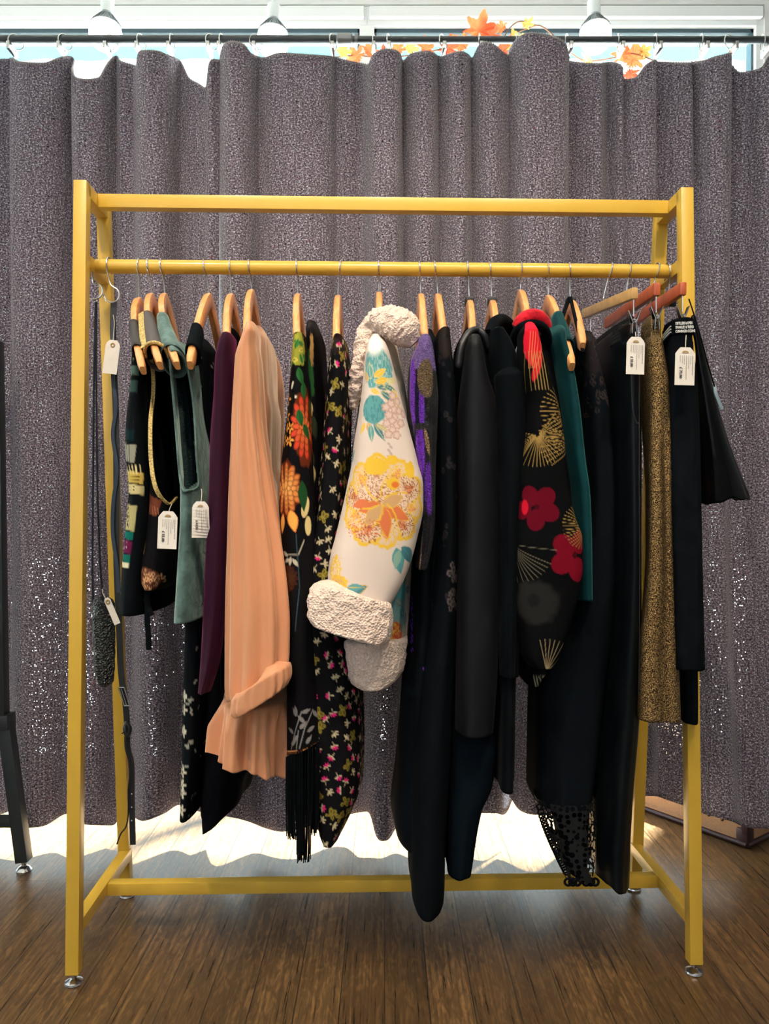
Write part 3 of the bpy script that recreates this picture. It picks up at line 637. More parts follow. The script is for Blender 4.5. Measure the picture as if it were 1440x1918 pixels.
H = [(262, 260, 560, 268, 'the patchwork banded vest', 0), (279, 283, 552, 300, 'the black vest with gold trim', 0), (303, 308, 552, 332, 'the sage velvet tunic', 0),
     (383, 391, 552, 356, 'the black dress with white flowers', 0), (432, 433, 553, 420, 'the plum velvet dress', 0), (467, 471, 545, 458, 'the peach velvet blouse', 0),
     (556, 558, 553, 556, 'the black kimono with orange flowers', 0), (638, 633, 556, 628, 'the black ditsy floral dress', 0), (709, 710, 550, 712, 'the cream brocade coat', 0),
     (785, 788, 553, 800, 'the purple sequin dress', 0), (813, 820, 553, 838, 'the black lace blouse', 0), (874, 879, 564, 888, 'the charcoal wool coat', 1),
     (916, 921, 564, 934, 'the black velvet coat with a hood', 1), (975, 975, 546, 1000, 'the black velvet jacket with red flowers', 0),
     (1024, 1027, 556, 1071, 'the teal velvet top', 0), (1064, 1068, 564, 1106, 'the black lace dress with crochet hem', 1)]
for hx, tx, ty, tip, who, cap in H:
    open_arm = hx in (262, 279, 303, 383, 1024)
    hanger(hx, tx, ty, tip if open_arm else tx + .6 * (tip - tx), f'wooden hanger holding {who}', cap=bool(cap), drop=.172 if open_arm else .118, L=.205 if open_arm else .165)

def clip_hanger(hx, near, far, label, m, h=.021, w=.013):
    """straight trouser hanger; near and far are (px, py, D) of the bar's ends"""
    a, b = W(*near), W(*far); mid = (a + b) / 2; c = rail(hx)
    r = empty('clip_hanger', (c.x, c.y, c.z + RR), label, 'clothes hanger', 'straight clip hangers at the right end of the rail')
    k = MB(); hook(k, hx, Vector((mid.x, mid.y, mid.z + .005))); k.build('hook', M_wire, r)
    MB().beam(a, b, w, h, (0, 0, 1), bev=.004).build('bar', m, r)
    d = (b - a).normalized()
    for t in (.02, .85):
        p = a + d * (b - a).length * t; g = MB(); q = p - Vector((0, 0, .046))
        g.tube([p - Vector((0, 0, h / 2 - .002)), q + Vector((0, 0, .004))], .0012, 6)
        for s in (-1, 1):
            g.beam(q + Vector((s * .011, 0, .014)), q + Vector((s * .003, 0, -.008)), .013, .0016, (1, 0, 0), bev=.0004)
            g.beam(q + Vector((s * .003, 0, -.008)), q + Vector((s * .0045, 0, -.028)), .013, .0016, (1, 0, 0), bev=.0004)
        g.tube([q + Vector((.0035 * math.cos(i), -.006 + i * .0005, -.004 + .0035 * math.sin(i))) for i in range(24)], .0008, 5)
        g.build('clip', M_chrome, r)
    return r
clip_hanger(1144, (1189, 549, 1.41), (1094, 588, 1.77), 'pale wooden clip hanger holding the black leather trousers', M_wood2)
clip_hanger(1178, (1231, 541, 1.41), (1136, 606, 1.77), 'reddish wooden clip hanger holding the gold lurex trousers', M_wood3, .024)
clip_hanger(1231, (1280, 540, 1.41), (1184, 604, 1.77), 'reddish wooden clip hanger holding the black trousers with lettered waistband', M_wood3, .024)

# ------------------------------------------------------------------ garments
def wrap(name, hx, t0, t1, w0, w1, h0, h1, m, parent, lowered=0):
    """cloth laid over a hanger arm between t0 and t1"""
    fn = ARM[hx]; N = 12; K = 22; vs = []; fs = []; e = .02; ctr = []
    for i in range(N + 1):
        u = i / N; t = t0 + (t1 - t0) * u; c = fn(t); T = (fn(t + e) - fn(t - e)).normalized(); Nn = Vector((0, T.z, -T.y)) if T.y < 0 else Vector((0, -T.z, T.y))
        if Nn.z < 0: Nn = -Nn
        w, h = w0 + (w1 - w0) * u ** 1.3, h0 + (h1 - h0) * u ** 1.3; c = c - Nn * (h - .0195); ctr.append((c, Nn, w, h))
        for k in range(K):
            q = 2 * math.pi * k / K; vs.append(c + Vector((1, 0, 0)) * w * math.cos(q) + Nn * h * math.copysign(abs(math.sin(q)) ** .8, math.sin(q)))
    for i in range(N):
        for k in range(K): fs.append((i * K + k, i * K + (k + 1) % K, (i + 1) * K + (k + 1) % K, (i + 1) * K + k))
    o = MB().add(vs, fs).build(name, m, parent)
    sd = o.modifiers.new('thick', 'SOLIDIFY'); sd.thickness = .0015
    return [Vector(v) for v in vs[N * K:]], [Vector(vs[i * K + K * 5 // 12]) for i in range(N + 1)]
BLK = (.0045, .0060, .0078)
def garment(name, cat, label, px, py=620):
    c = rail(px); return empty(name, (c.x, c.y, CZ - (py - CY) / F * c.y), label, cat, 'clothes hanging on the gold rack')
M_black = mat('black_cloth', BLK, .9, spec=.03, vary=(30, .3), bump=('noise', 900, .2, .001))
M_navyb = mat('black_crepe', (.0032, .0062, .0095), .9, spec=.03, bump=('noise', 1200, .15, .001))
def paintmat(name, rough=.8, sheen=0., shine=None, spec=.04, bump=('noise', 1200, .15, .001)): return mat(name, rough=rough, attr='Paint', sheen=sheen, shine=shine, spec=spec, bump=bump)
CREAM, GOLD = lin(226, 206, 150), lin(222, 186, 92)

# --- patchwork vest
G = garment('vest', 'vest', 'black vest with a front band of striped, paisley and magenta patchwork', 262)
def p1(P):
    P.base(BLK)
    cols = [(690, 706, lin(70, 92, 84)), (716, 738, lin(48, 70, 66)), (806, 826, lin(14, 36, 40)), (834, 866, lin(150, 146, 130)), (884, 905, lin(196, 168, 84)), (908, 925, lin(196, 182, 130)), (945, 992, lin(170, 160, 110)), (994, 1008, lin(14, 96, 84)), (1010, 1034, lin(92, 22, 60)), (1036, 1050, lin(14, 92, 78)), (1051, 1060, lin(214, 202, 168))]
    edge = lambda y: float(np.interp(y, [637, 712, 790, 840, 915, 968, 1031, 1062, 1150], [247, 240, 229, 226, 233, 229, 223, 220, 216])) + 1
    wide = lambda y: float(np.interp(y, [640, 800, 850, 880, 925, 940, 1060, 1150], [16, 22, 26, 36, 34, 26, 22, 20]))
    for a, b, c in cols:
        y = (a + b) / 2; P.rect(edge(y) + 4 + wide(y) / 2, y, wide(y) * .62 + 6, (b - a) / 2, c, rot=.12)
    for k in range(5): P.stroke([(edge(840) + k * 6, 832), (edge(850) + k * 5 + 4, 868)], 2, lin(30, 34, 34))
    for k in range(6): P.stroke([(236 + k * 7, 874), (242 + k * 6, 888)], 2.4, CREAM)
    for k in range(3): P.stroke([(232, 888 + k * 6), (270, 894 + k * 6)], 1.6, lin(80, 62, 20), 0)
    for k in range(7): P.flower(240 + (k % 3) * 10, 912 + (k // 3) * 6, 4, 5, lin(60, 40, 30), CREAM)
    for k in range(6): P.flower(234 + (k % 2) * 12, 952 + (k // 2) * 15, 8, 6, lin(20, 20, 18), CREAM, edge=lin(30, 30, 24))
    for k in range(8): P.disc(229 + (k % 4) * 5.5, 1016 + (k // 4) * 9, 1.6, 1.6, lin(236, 226, 220))
    for k in range(6):
        y = 1072 + k * 12; P.disc(edge(y) + 6 + (k % 2) * 4, y, 5.5, 3, CREAM, rot=.6); P.disc(edge(y) + 7 + (k % 2) * 4, y - 1.5, 4, 2.2, BLK, rot=.6)
    for k in range(14): P.disc(edge(650 + 14 * k) + 5 + (k * 5) % 11, 650 + 14 * k, 2, 2.6, lin(110, 120, 96))
loft('body', [(628, 251, 266, 1.58, .06), (655, 247, 272, 1.58, .14), (712, 239, 282, 1.58, .16), (790, 228, 285), (840, 225, 288), (915, 232, 294), (968, 228, 292), (1031, 222, 286), (1090, 218, 280), (1152, 216, 274)], paintmat('patchwork'), G, n=150, dz=.003, fold=(.002, 6, 3), paint=p1, slant=(-4, 0))
g = MB(); g.ribbon(smooth_path([W(275, 1085, 1.45), W(276, 1130, 1.44), W(276, 1165, 1.44), W(278, 1190, 1.44), W(279, 1217, 1.44)]), .010, (1, .2, 0)).ribbon(smooth_path([W(272, 1120, 1.45), W(279, 1140, 1.44), W(285, 1153, 1.44)]), .009, (1, .2, .4)); g.build('tie', M_black, G)
M_bsat = mat('dark_brown_satin', lin(40, 34, 33), .5)
wrap('shoulder_strap', 262, -.48, -.80, .0115, .0125, .0205, .022, M_bsat, G)

# --- black vest with gold trim
G = garment('vest', 'vest', 'black vest with gold brocade neckline and copper embroidered hem pocket', 279)
def p2(P):
    P.base((.0055, .0052, .0062))
    def emb(px, py, rx, ry, c1, c2, rot, n, sd):
        P.disc(px, py, rx, ry, c1, rot=rot, soft=.1, ragged=.12, seed=sd); rg = random.Random(sd)
        for _ in range(n):
            a = rg.uniform(0, 6.28); q = rg.uniform(0, .85); P.flower(px + rx * q * math.cos(a), py + ry * q * math.sin(a), rg.uniform(2, 4), 5, c1, c2, rot=a)
    x, y = P.loc(290, 946, .35); P.put(np.minimum(20 - abs(x), 16 - abs(y)) + .5, lin(104, 54, 40))
    for k in range(6): P.stroke([(274 + k * 6, 938 + k * 3), (280 + k * 5, 962)], 1.3, lin(160, 104, 74))
    P.rect(272, 1024, 8, 13, lin(92, 66, 40)); [P.flower(272, 1017 + 7 * k, 5, 5, lin(60, 26, 26), GOLD) for k in range(3)]
    emb(283, 1083, 32, 21, lin(96, 56, 42), lin(224, 168, 122), .25, 60, 5)
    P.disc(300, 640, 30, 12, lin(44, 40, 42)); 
    x, y = P.loc(291, 642, 0); P.put(np.minimum(8 - abs(x + 2), 26 - abs(y)) + .5, lin(196, 168, 104))
    for k in range(9): P.stroke([(284, 620 + 6 * k), (296, 626 + 6 * k)], 1.6, lin(60, 48, 30))
hp2 = [(285, 672), (282, 700), (282, 740), (286, 790), (291, 865), (302, 915), (318, 942), (326, 930), (322, 860), (318, 760), (313, 690), (300, 664)]
o, S = loft('body', [(630, 283, 306, 1.57, .08), (650, 279, 312, 1.57, .15), (690, 278, 318), (718, 278, 320), (781, 276, 326), (865, 272, 330), (930, 271, 332), (1009, 263, 330), (1062, 253, 326), (1088, 254, 318), (1104, 266, 304)], paintmat('black_embroidered'), G, n=170, dz=.003, fold=(.001, 6, 4), paint=p2, hole=hp2)
tr = smooth_path([S(*q, .003) for q in hp2[:8]], 8)
M_goldtrim = mat('gold_braid', lin(206, 176, 106), .5, .25, vary=(400, .7))
MB().ribbon(tr, .0075, (1, .0, .25), .003).build('armhole_trim', M_goldtrim, G)
end, side = wrap('shoulder_strap', 279, -.42, -.84, .0125, .0215, .0205, .034, mat('brown_satin', lin(74, 66, 66), .55), G)
MB().tube([end[k % 22] for k in range(0, 12)], .0036, 8).build('shoulder_trim', M_goldtrim, G)
MB().ribbon(smooth_path([v + Vector((-.001, -.003, .001)) for v in side[::2]], 4), .012, (1, -.2, .5), .002).build('neck_trim', M_goldtrim, G)

# --- sage velvet tunic
G = garment('tunic', 'tunic', 'sage green crushed velvet sleeveless tunic with a deep armhole', 303)
M_sage = mat('sage_velvet', lin(84, 112, 108), .6, sheen=.9, sheen_col=lin(190, 214, 206), vary=(26, .55), bump=('noise', 60, .5, .006))
hp3 = [(319, 672), (325, 720), (329, 771), (337, 830), (341, 880), (350, 914), (360, 919), (370, 905), (367, 850), (359, 771), (352, 700), (345, 668), (332, 660)]
o, S = loft('body', [(640, 314, 340, 1.55, .08), (652, 310, 349, 1.55, .15), (662, 310, 352, 1.55, .16), (700, 314, 357), (771, 320, 363), (830, 324, 371), (880, 328, 376), (918, 330, 376), (960, 331, 374), (1040, 326, 373), (1100, 322, 371), (1164, 318, 367)], M_sage, G, n=170, dz=.003, fold=(.0015, 5, 9), hole=hp3)
MB().tube([*smooth_path([S(*q, .0015) for q in hp3 + hp3[:1]], 6)], .0022, 7).build('armhole_piping', M_sage, G)
wrap('shoulder_strap', 303, -.44, -.86, .0125, .0235, .0205, .040, M_sage, G)
# gathered lining seen through the armhole, its shade put into the dark colour
loft('lining', [(655, 316, 346, 1.60, .13), (771, 324, 360), (850, 328, 368), (935, 333, 374)], mat('shaded_teal_lining', lin(18, 48, 50), .7, bump=('noise', 160, .8, .004), stretch=(1, 1, 2.5)), G, n=80, fold=(.002, 20, 3))

# --- black dress with white flowers
G = garment('dress', 'dress', 'long black dress printed with white flowers behind the plum velvet dress', 383)
def p4(P):
    P.base(BLK); rg = random.Random(4)
    for k in range(150):
        a, b = rg.uniform(320, 440), rg.uniform(640, 1530); s = rg.uniform(4, 10)
        for j in range(4): P.disc(a + rg.uniform(-6, 6), b + rg.uniform(-6, 6), s * .55, s * .26, lin(150, 150, 140), rot=rg.uniform(0, 3)) if rg.random() < .45 else None
    for y in (1300, 1325, 1365, 1440, 1462, 1478, 1510):
        x0 = np.interp(y, [1250, 1536], [341, 337]) + 8
        for j in range(5): P.disc(x0 + 4 * math.cos(j * 1.26), y + 6 * math.sin(j * 1.26), 5, 2.6, lin(206, 198, 176), rot=j * 1.26); 
        P.disc(x0, y, 2, 2, lin(60, 56, 46))
loft('body', [(635, 366, 384, 1.62, .05), (660, 362, 394, 1.62, .12), (700, 354, 400), (800, 348, 402), (900, 344, 400), (1100, 341, 392), (1250, 338, 385), (1400, 334, 378), (1532, 333, 362)], paintmat('black_floral'), G, n=140, dz=.004, fold=(.002, 6, 2), paint=p4)
wrap('shoulder_strap', 383, -.60, -.86, .0118, .014, .021, .024, M_black, G)

# --- plum velvet dress
G = garment('dress', 'dress', 'long plum velvet dress with a narrow sleeve left of the peach blouse', 432)
M_plum = mat('plum_velvet', lin(44, 14, 34), .7, spec=.1, sheen=.6, sheen_col=lin(150, 60, 110))
loft('sleeve', [(624, 412, 432, 1.44, .045), (640, 404, 433, 1.435, .045), (670, 398, 432), (734, 395, 433), (828, 388, 431), (922, 387, 428), (1047, 383, 420), (1153, 380, 412), (1240, 376, 402), (1300, 372, 384)], M_plum, G, fold=(.003, 5, 5))
loft('body', [(615, 416, 438, 1.64, .05), (640, 408, 446, 1.64, .12), (900, 402, 450), (1200, 384, 450), (1400, 372, 458), (1460, 365, 466), (1500, 363, 452), (1540, 364, 444), (1562, 372, 420)], mat('shaded_plum_velvet', (.0032, .003, .0045), .9, spec=.03), G, fold=(.004, 6, 8), slant=(0, -28))  # same velvet as the sleeve, with its shade put into the near-black colour

# --- peach velvet blouse
G = garment('blouse', 'blouse', 'peach velvet blouse with a long gathered sleeve and ruffled hem', 467)
M_peach = mat('peach_velvet', lin(206, 140, 100), .6, sheen=.8, sheen_col=lin(255, 226, 200), vary=(14, .12), bump=('noise', 60, .3, .006), stretch=(1, 1, .22))
loft('sleeve', [(604, 458, 476, 1.43, .05), (622, 450, 478, 1.42, .055), (640, 443, 478), (666, 435, 482), (712, 432, 485), (794, 427, 490), (840, 425, 496), (918, 422, 507), (1000, 420, 522), (1102, 417, 536), (1170, 416, 541), (1225, 416, 541), (1252, 416, 537), (1275, 420, 532)], M_peach, G, n=130, fold=(.006, 9, 11), slant=(46, 4))
loft('cuff', [(1277, 436, 530, 1.38, .045), (1285, 428, 538), (1308, 427, 540), (1321, 434, 533)], M_peach, G, n=110, dz=.003, shear=-.62, fold=(.003, 16, 2), hem=.004, cap=.002)
loft('body', [(612, 472, 490, 1.6, .05), (634, 468, 496, 1.56, .12), (725, 456, 500), (771, 452, 507), (868, 448, 505), (913, 445, 517), (950, 440, 518), (1000, 430, 524), (1285, 412, 530), (1332, 404, 536)], M_peach, G, fold=(.004, 7, 13))
loft('ruffle', [(1322, 406, 535, 1.5, .11), (1332, 400, 537), (1400, 388, 536), (1462, 384, 536)], M_peach, G, n=220, fold=(.011, 16, 21), slant=(-42, 2), wob=.003, cap=.001)
loft('far_sleeve', [(640, 488, 503, 1.70, .04), (680, 490, 520, 1.70, .05), (740, 492, 526), (830, 494, 526), (900, 494, 520)], M_peach, G, fold=(.003, 5, 3))

# --- kimono
G = garment('kimono', 'kimono', 'black fringed kimono printed with large orange chrysanthemums and green leaves', 556)
ORG, RED_, CRM = lin(214, 138, 74), lin(196, 74, 44), lin(214, 190, 132)
def chrys(P, px, py, R, ratio, ci, co, rows=4, rot=0):
    P.disc(px, py, R * .92, R * ratio * .92, lin(96, 40, 20), soft=.1, ragged=.2, seed=3)
    for k in range(rows):
        q = 1 - k / rows; n = 13 - 2 * k
        for j in range(n):
            a = rot + 2 * math.pi * (j + .5 * (k % 2)) / n; x, y = px + R * q * .62 * math.cos(a), py + R * ratio * q * .62 * math.sin(a)
            ang = math.atan2(ratio * math.sin(a), math.cos(a)); f = k / rows
            c = tuple(ci[i] * f + co[i] * (1 - f) for i in range(3))
            P.disc(x, y, R * .40 * (.6 + .4 * q), R * .20, lin(84, 30, 16), rot=ang, soft=.25); P.disc(x, y, R * .35 * (.6 + .4 * q), R * .155, c, rot=ang, soft=.5)
def p7(P):
    P.base((.0055, .0052, .0062))
    P.disc(560, 655, 26, 32, lin(150, 150, 56), soft=.1, ragged=.3, seed=2)
    for k in range(12): P.leaf(546 + (k * 7) % 28, 632 + 4.5 * k, 20, 5, .6 + k * .9, lin(58, 120, 58) if k % 2 else lin(200, 186, 80), vein=lin(40, 60, 30))
    P.rect(556, 745, 3, 3, lin(230, 220, 190)); P.disc(548, 722, 3, 8, lin(214, 206, 186), rot=.4)
    for k, (x, y) in enumerate(((538, 748), (536, 778), (533, 800), (545, 802), (531, 824), (543, 826))):
        for j in range(5): P.disc(x + 5 * math.cos(j * 1.26 + k), y + 7 * math.sin(j * 1.26 + k), 5, 2.4, lin(226, 152, 62), rot=j * 1.26 + k)
    chrys(P, 572, 800, 30, 2.6, lin(222, 120, 60), lin(204, 66, 44), 4)
    chrys(P, 534, 915, 34, 1.7, lin(236, 172, 96), lin(206, 118, 58), 5)
    for k in range(5): P.leaf(560 + (k % 3) * 9, 690 + 26 * k, 34, 8, 1.3 + .3 * math.sin(k), lin(40, 92, 46), vein=lin(20, 50, 24))
    P.leaf(530, 962, 40, 9, 1.75, lin(232, 178, 90), rim=RED_); P.leaf(545, 955, 44, 11, 1.35, lin(232, 168, 78), rim=RED_)
    P.disc(572, 950, 8, 20, CRM, rot=.2); P.disc(577, 985, 7, 18, CRM); P.leaf(566, 900, 60, 10, 1.5, lin(30, 70, 36))
    for k in range(4): P.leaf(540 + k * 3, 1042 + (k % 2) * 4, 20, 4, 3.6 - k * .9, lin(190, 180, 160))
    P.stroke([(530, 1040), (560, 1038), (570, 1012)], 2, lin(190, 180, 160))
    P.stroke([(556, 1000), (562, 1100), (554, 1180)], 1.6, lin(60, 80, 90))
    chrys(P, 540, 1082, 20, 1.3, lin(90, 60, 34), lin(50, 34, 24), 3)
    sil = lin(134, 128, 126)
    P.stroke([(545, 1404), (556, 1360), (566, 1330)], 2.2, sil); P.stroke([(562, 1398), (572, 1360), (586, 1328)], 2.2, sil); P.stroke([(556, 1400), (560, 1366)], 2, sil)
    for x, y, a in ((556, 1340, -2.2), (566, 1332, -.3), (572, 1350, -2.4), (586, 1330, .9), (550, 1372, 3.4), (562, 1362, -.8), (576, 1368, -.5), (574, 1390, -.9), (545, 1396, -.6), (560, 1375, 2.4), (553, 1320, 1.3)): P.leaf(x, y, 20, 4, a, sil)
    P.stroke([(532, 1418), (556, 1408), (606, 1384)], 7, lin(112, 62, 34)); P.stroke([(534, 1416), (580, 1398), (606, 1384)], 2, lin(216, 150, 96)); P.stroke([(545, 1410), (575, 1398)], 2, lin(60, 26, 16))
sl7 = [(624, 547, 569, 1.445, .05), (645, 544, 571, 1.44, .05), (690, 541, 573), (712, 539, 577), (803, 531, 580), (877, 523, 584), (950, 520, 588), (1050, 524, 592), (1130, 530, 594), (1200, 534, 594), (1300, 535, 600), (1416, 535, 606)]
o, S = loft('sleeve', sl7, paintmat('kimono_print', .55), G, n=220, dz=.0022, fold=(.002, 4, 6), paint=p7, slant=(4, -30))
def p7b(P):
    P.base((.0055, .0052, .0062)); rg = random.Random(3)
    P.disc(583, 700, 6, 44, lin(40, 84, 44), rot=-.1, ragged=.4); P.disc(586, 660, 4, 30, lin(160, 120, 70), ragged=.5)
    for k in range(7): P.leaf(576 + (k % 3) * 5, 720 + 30 * k, 46, 8, 1.4 + .2 * (k % 2), CRM if k % 2 else lin(50, 60, 40), vein=lin(60, 40, 24))
loft('body', [(602, 572, 592, 1.6, .05), (625, 568, 600, 1.57, .12), (700, 562, 604), (850, 562, 614), (1000, 562, 614), (1200, 550, 610), (1400, 545, 606), (1440, 545, 600)], paintmat('kimono_back', .6), G, n=140, fold=(.003, 6, 4), paint=p7b)
g = MB(); rg = random.Random(12)
for k in range(95):
    u = k / 94; x = 536 + 62 * u + rg.uniform(-.6, .6); ly = 1418 - 30 * u; end = (1568 if u < .28 else 1612 if u < .75 else 1560) + rg.uniform(-16, 6); D = 1.40 + rg.uniform(-.02, .05)
    sw = rg.uniform(-3, 3); g.tube([W(x, ly, D), W(x + sw * .3, (ly + end) / 2, D), W(x + sw * .6 - 3 * (u - .5), end - 30, D), W(x + sw - 6 * (u - .5), end, D)], .0011, 5)
g.build('fringe', M_black, G)

# --- ditsy floral dress
G = garment('dress', 'dress', 'long black dress scattered with small pink flowers and gold butterflies', 638)
def p8(P):
    P.base((.0055, .0052, .0062)); rg = random.Random(8); done = []
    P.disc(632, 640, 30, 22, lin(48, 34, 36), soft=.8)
    pk, wh, gd = lin(206, 40, 112), lin(190, 174, 140), lin(150, 132, 58)
    for _ in range(2200):
        a, b = rg.uniform(430, 800), rg.uniform(628, 1585)
        if any((a - x) ** 2 + (b - y) ** 2 < 17 ** 2 for x, y in done): continue
        done.append((a, b)); k = rg.random(); r0 = rg.uniform(0, 6.28); sx = 0
        m = np.where((abs(P.A - a) < 22) & (abs(P.B - b) < 22))[0]
        if not len(m): continue
        Q = Paint(P.A[m], P.B[m], lambda x, y: (x, y)); Q.c = P.c[m]
        if k < .38:
            for j in range(5): Q.disc(a + 4.2 * math.cos(r0 + j * .75), b + 4.2 * math.sin(r0 + j * .75), 3.6, 1.7, pk if j % 4 else wh, rot=r0 + j * .75, soft=.4)
            Q.stroke([(a, b), (a - 8 * math.cos(r0 + 1.5), b - 8 * math.sin(r0 + 1.5))], 1.3, wh)
        elif k < .76:
            for j in range(4): Q.disc(a + 5 * math.cos(r0 + j * .8), b + 5 * math.sin(r0 + j * .8), 4, 1.6, wh, rot=r0 + j * .8, soft=.4)
            Q.stroke([(a, b), (a - 7 * math.cos(r0 + 1.2), b - 7 * math.sin(r0 + 1.2))], 1.2, wh)
        else:
            for j, (d, l) in enumerate(((.5, 8), (-.5, 8), (2.3, 6.5), (-2.3, 6.5))): Q.disc(a + 6 * math.cos(r0 + d), b + 6 * math.sin(r0 + d), l * .8, l * .5, gd, rot=r0 + d, soft=.3, shine=.5); Q.disc(a + 6 * math.cos(r0 + d), b + 6 * math.sin(r0 + d), l * .45, l * .22, lin(92, 78, 26), rot=r0 + d, soft=.4)
        P.c[m] = Q.c
M_ditsy = paintmat('ditsy_print', .65, shine=.35)
loft('body', [(628, 622, 643, 1.48, .085), (638, 618, 649, 1.50, .10), (718, 607, 655), (837, 599, 652), (956, 586, 648), (1055, 573, 640), (1154, 565, 640), (1194, 562, 650), (1225, 560, 664), (1300, 560, 675), (1400, 566, 679), (1488, 576, 676), (1530, 583, 660), (1560, 588, 644), (1580, 600, 632)], M_ditsy, G, n=230, dz=.0025, fold=(.003, 6, 15), paint=p8)

# --- cream brocade coat
G = garment('coat', 'coat', 'cream brocade coat with yellow peonies, teal leaves and cream fleece trim', 709)
M_sherpa = mat('cream_fleece', lin(238, 212, 196), .95, spec=.1, sheen=.4, bump=('voronoi', 260, .7, .004), vary=(200, .12))
BASE, TEAL, TEAL2, YEL, COR, TAN = lin(226, 208, 196), lin(92, 158, 158), lin(66, 124, 132), lin(232, 186, 52), lin(214, 112, 66), lin(206, 160, 110)
def speck(P, px, py, rx, ry, col, dens, seed, rot=0):
    x, y = P.loc(px, py, rot); r = np.hypot(x / rx, y / ry); m = (hash2(np.floor(x / 1.6), np.floor(y / 1.6), seed) < dens * np.clip(1.25 - r, 0, 1)) & (r < 1); P.put(m * 1., col)
def peony(P, px, py, R, ry=1.):
    rg = random.Random(1)
    for k in range(10):
        a = 2 * math.pi * k / 10 + .2; x, y = px + R * .62 * math.cos(a), py + R * .62 * ry * math.sin(a)
        P.disc(x, y, R * .36, R * .31 * ry, YEL, rot=a, soft=.08, ragged=.25, seed=k); P.disc(x - 5 * math.cos(a), y - 5 * math.sin(a), R * .33, R * .27 * ry, lin(228, 196, 166), rot=a, soft=.2, ragged=.2, seed=k); P.leaf(px + R * .3 * math.cos(a), py + R * .3 * ry * math.sin(a), R * .5, R * .12, a, lin(222, 140, 96))
        speck(P, x, y, R * .33, R * .28 * ry, lin(160, 92, 52) if k % 2 else YEL, .45, k)
    P.disc(px, py, R * .55, R * .5 * ry, lin(232, 202, 176), soft=.2); speck(P, px, py, R * .6, R * .6 * ry, lin(176, 110, 62), .5, 31)
    for a, l, c in ((2.9, .55, COR), (.5, .7, COR), (1.4, .75, COR), (2.3, .6, TAN), (-.4, .5, TAN)):
        P.leaf(px, py + 6, R * l, R * .15, a, c, rim=YEL)
    for k in range(6):
        a = 1 * k + .3; pts = [(px + R * q * .5 * math.cos(a + q * .6), py + R * q * .5 * math.sin(a + q * .6) * ry) for q in (.2, .5, .8, 1.1)]; P.stroke(pts, 3, YEL)
    P.disc(px + 20, py - 34, 13, 12, YEL, soft=.3, ragged=.3, seed=4); P.disc(px - 12, py - 66, 24, 17, YEL, soft=.15, ragged=.2, seed=8); P.disc(px + 18, py - 78, 12, 9, YEL, soft=.2, ragged=.3); P.disc(px + 52, py - 60, 10, 16, YEL, soft=.15, ragged=.3, seed=9)
    P.disc(px + 24, py - 32, 7, 6, lin(220, 110, 40), soft=.4)
def p9(P):
    P.base(BASE)
    P.disc(706, 690, 34, 36, TEAL, soft=.15, ragged=.3, seed=3); P.disc(700, 650, 16, 18, lin(236, 232, 224), soft=.6)
    x, y = P.loc(706, 690); P.put((hash2(np.floor(x / 1.3), np.floor(y / 7), 5) < .3) * (np.hypot(x / 34, y / 36) < 1) * .7, lin(180, 206, 200))
    for x0, y0, l, w, a, c in ((694, 712, 34, 8, -1.7, TEAL), (700, 708, 30, 7, -.6, YEL), (702, 718, 30, 7, -.25, YEL), (690, 716, 30, 6, -2.2, TAN), (704, 726, 34, 6, .1, TEAL2), (716, 722, 36, 6, .35, TEAL2), (722, 716, 34, 6, -.2, lin(214, 204, 150)), (712, 734, 40, 7, .6, TEAL2), (734, 730, 30, 5, .9, YEL), (738, 740, 38, 5, 1.1, lin(222, 206, 120)), (694, 730, 22, 5, .5, YEL)): P.leaf(x0, y0, l, w, a, c, vein=lin(228, 214, 160), rim=lin(226, 206, 130))
    P.disc(700, 768, 24, 27, TEAL, soft=.08, ragged=.12, seed=6); x, y = P.loc(700, 768); P.put((hash2(np.floor(x / 2), np.floor(y / 5), 2) < .3) * (np.hypot(x / 23, y / 26) < 1) * .7, TEAL2)
    pk = lin(206, 170, 156)
    for k in range(16):
        a = k * 2.4; q = math.sqrt(k / 16); P.flower(738 + 20 * q * math.cos(a), 782 + 42 * q * math.sin(a), 9, 5, lin(222, 196, 184), pk, rot=a, edge=lin(190, 148, 134))
    for k in range(5): P.disc(728 + (k % 2) * 4, 832 + 6 * k, 4, 2.4, lin(196, 170, 162), rot=.6)
    for x0, y0, l, w, a, c in ((688, 792, 26, 6, 1.2, TAN), (694, 796, 34, 6, 1.5, TEAL), (700, 794, 40, 6, 1.0, TEAL2), (684, 792, 26, 5, 2.1, YEL), (704, 796, 26, 5, .5, lin(190, 176, 130))): P.leaf(x0, y0, l, w, a, c, vein=lin(226, 206, 140))
    P.leaf(656, 866, 34, 8, -.9, TEAL); P.leaf(648, 884, 30, 7, -1.3, TEAL)
    peony(P, 716, 940, 88, 1.06); speck(P, 680, 990, 40, 20, COR, .35, 7); P.leaf(690, 940, 34, 9, 2.9, COR)
    P.leaf(742, 1026, 52, 13, 1.35, TEAL, vein=TEAL2); P.leaf(752, 1024, 50, 12, .75, TEAL2, vein=TEAL); P.leaf(748, 1030, 38, 8, 1.8, lin(140, 178, 160))
    P.disc(626, 1066, 18, 26, YEL, soft=.12, ragged=.3, seed=2); speck(P, 628, 1064, 18, 24, lin(232, 208, 180), .6, 4); P.disc(634, 1092, 20, 16, YEL, soft=.12, ragged=.3, seed=5); speck(P, 632, 1090, 18, 14, TAN, .5, 6)
    P.leaf(648, 1112, 46, 10, -.35, TEAL2, vein=lin(200, 190, 120), rim=YEL); P.leaf(656, 1114, 40, 9, .5, TEAL, vein=TEAL2); P.leaf(650, 1100, 34, 7, -.05, TEAL, vein=YEL)
M_broc = paintmat('cream_brocade', .55, sheen=.15, spec=.3, bump=('noise', 700, .25, .0015))
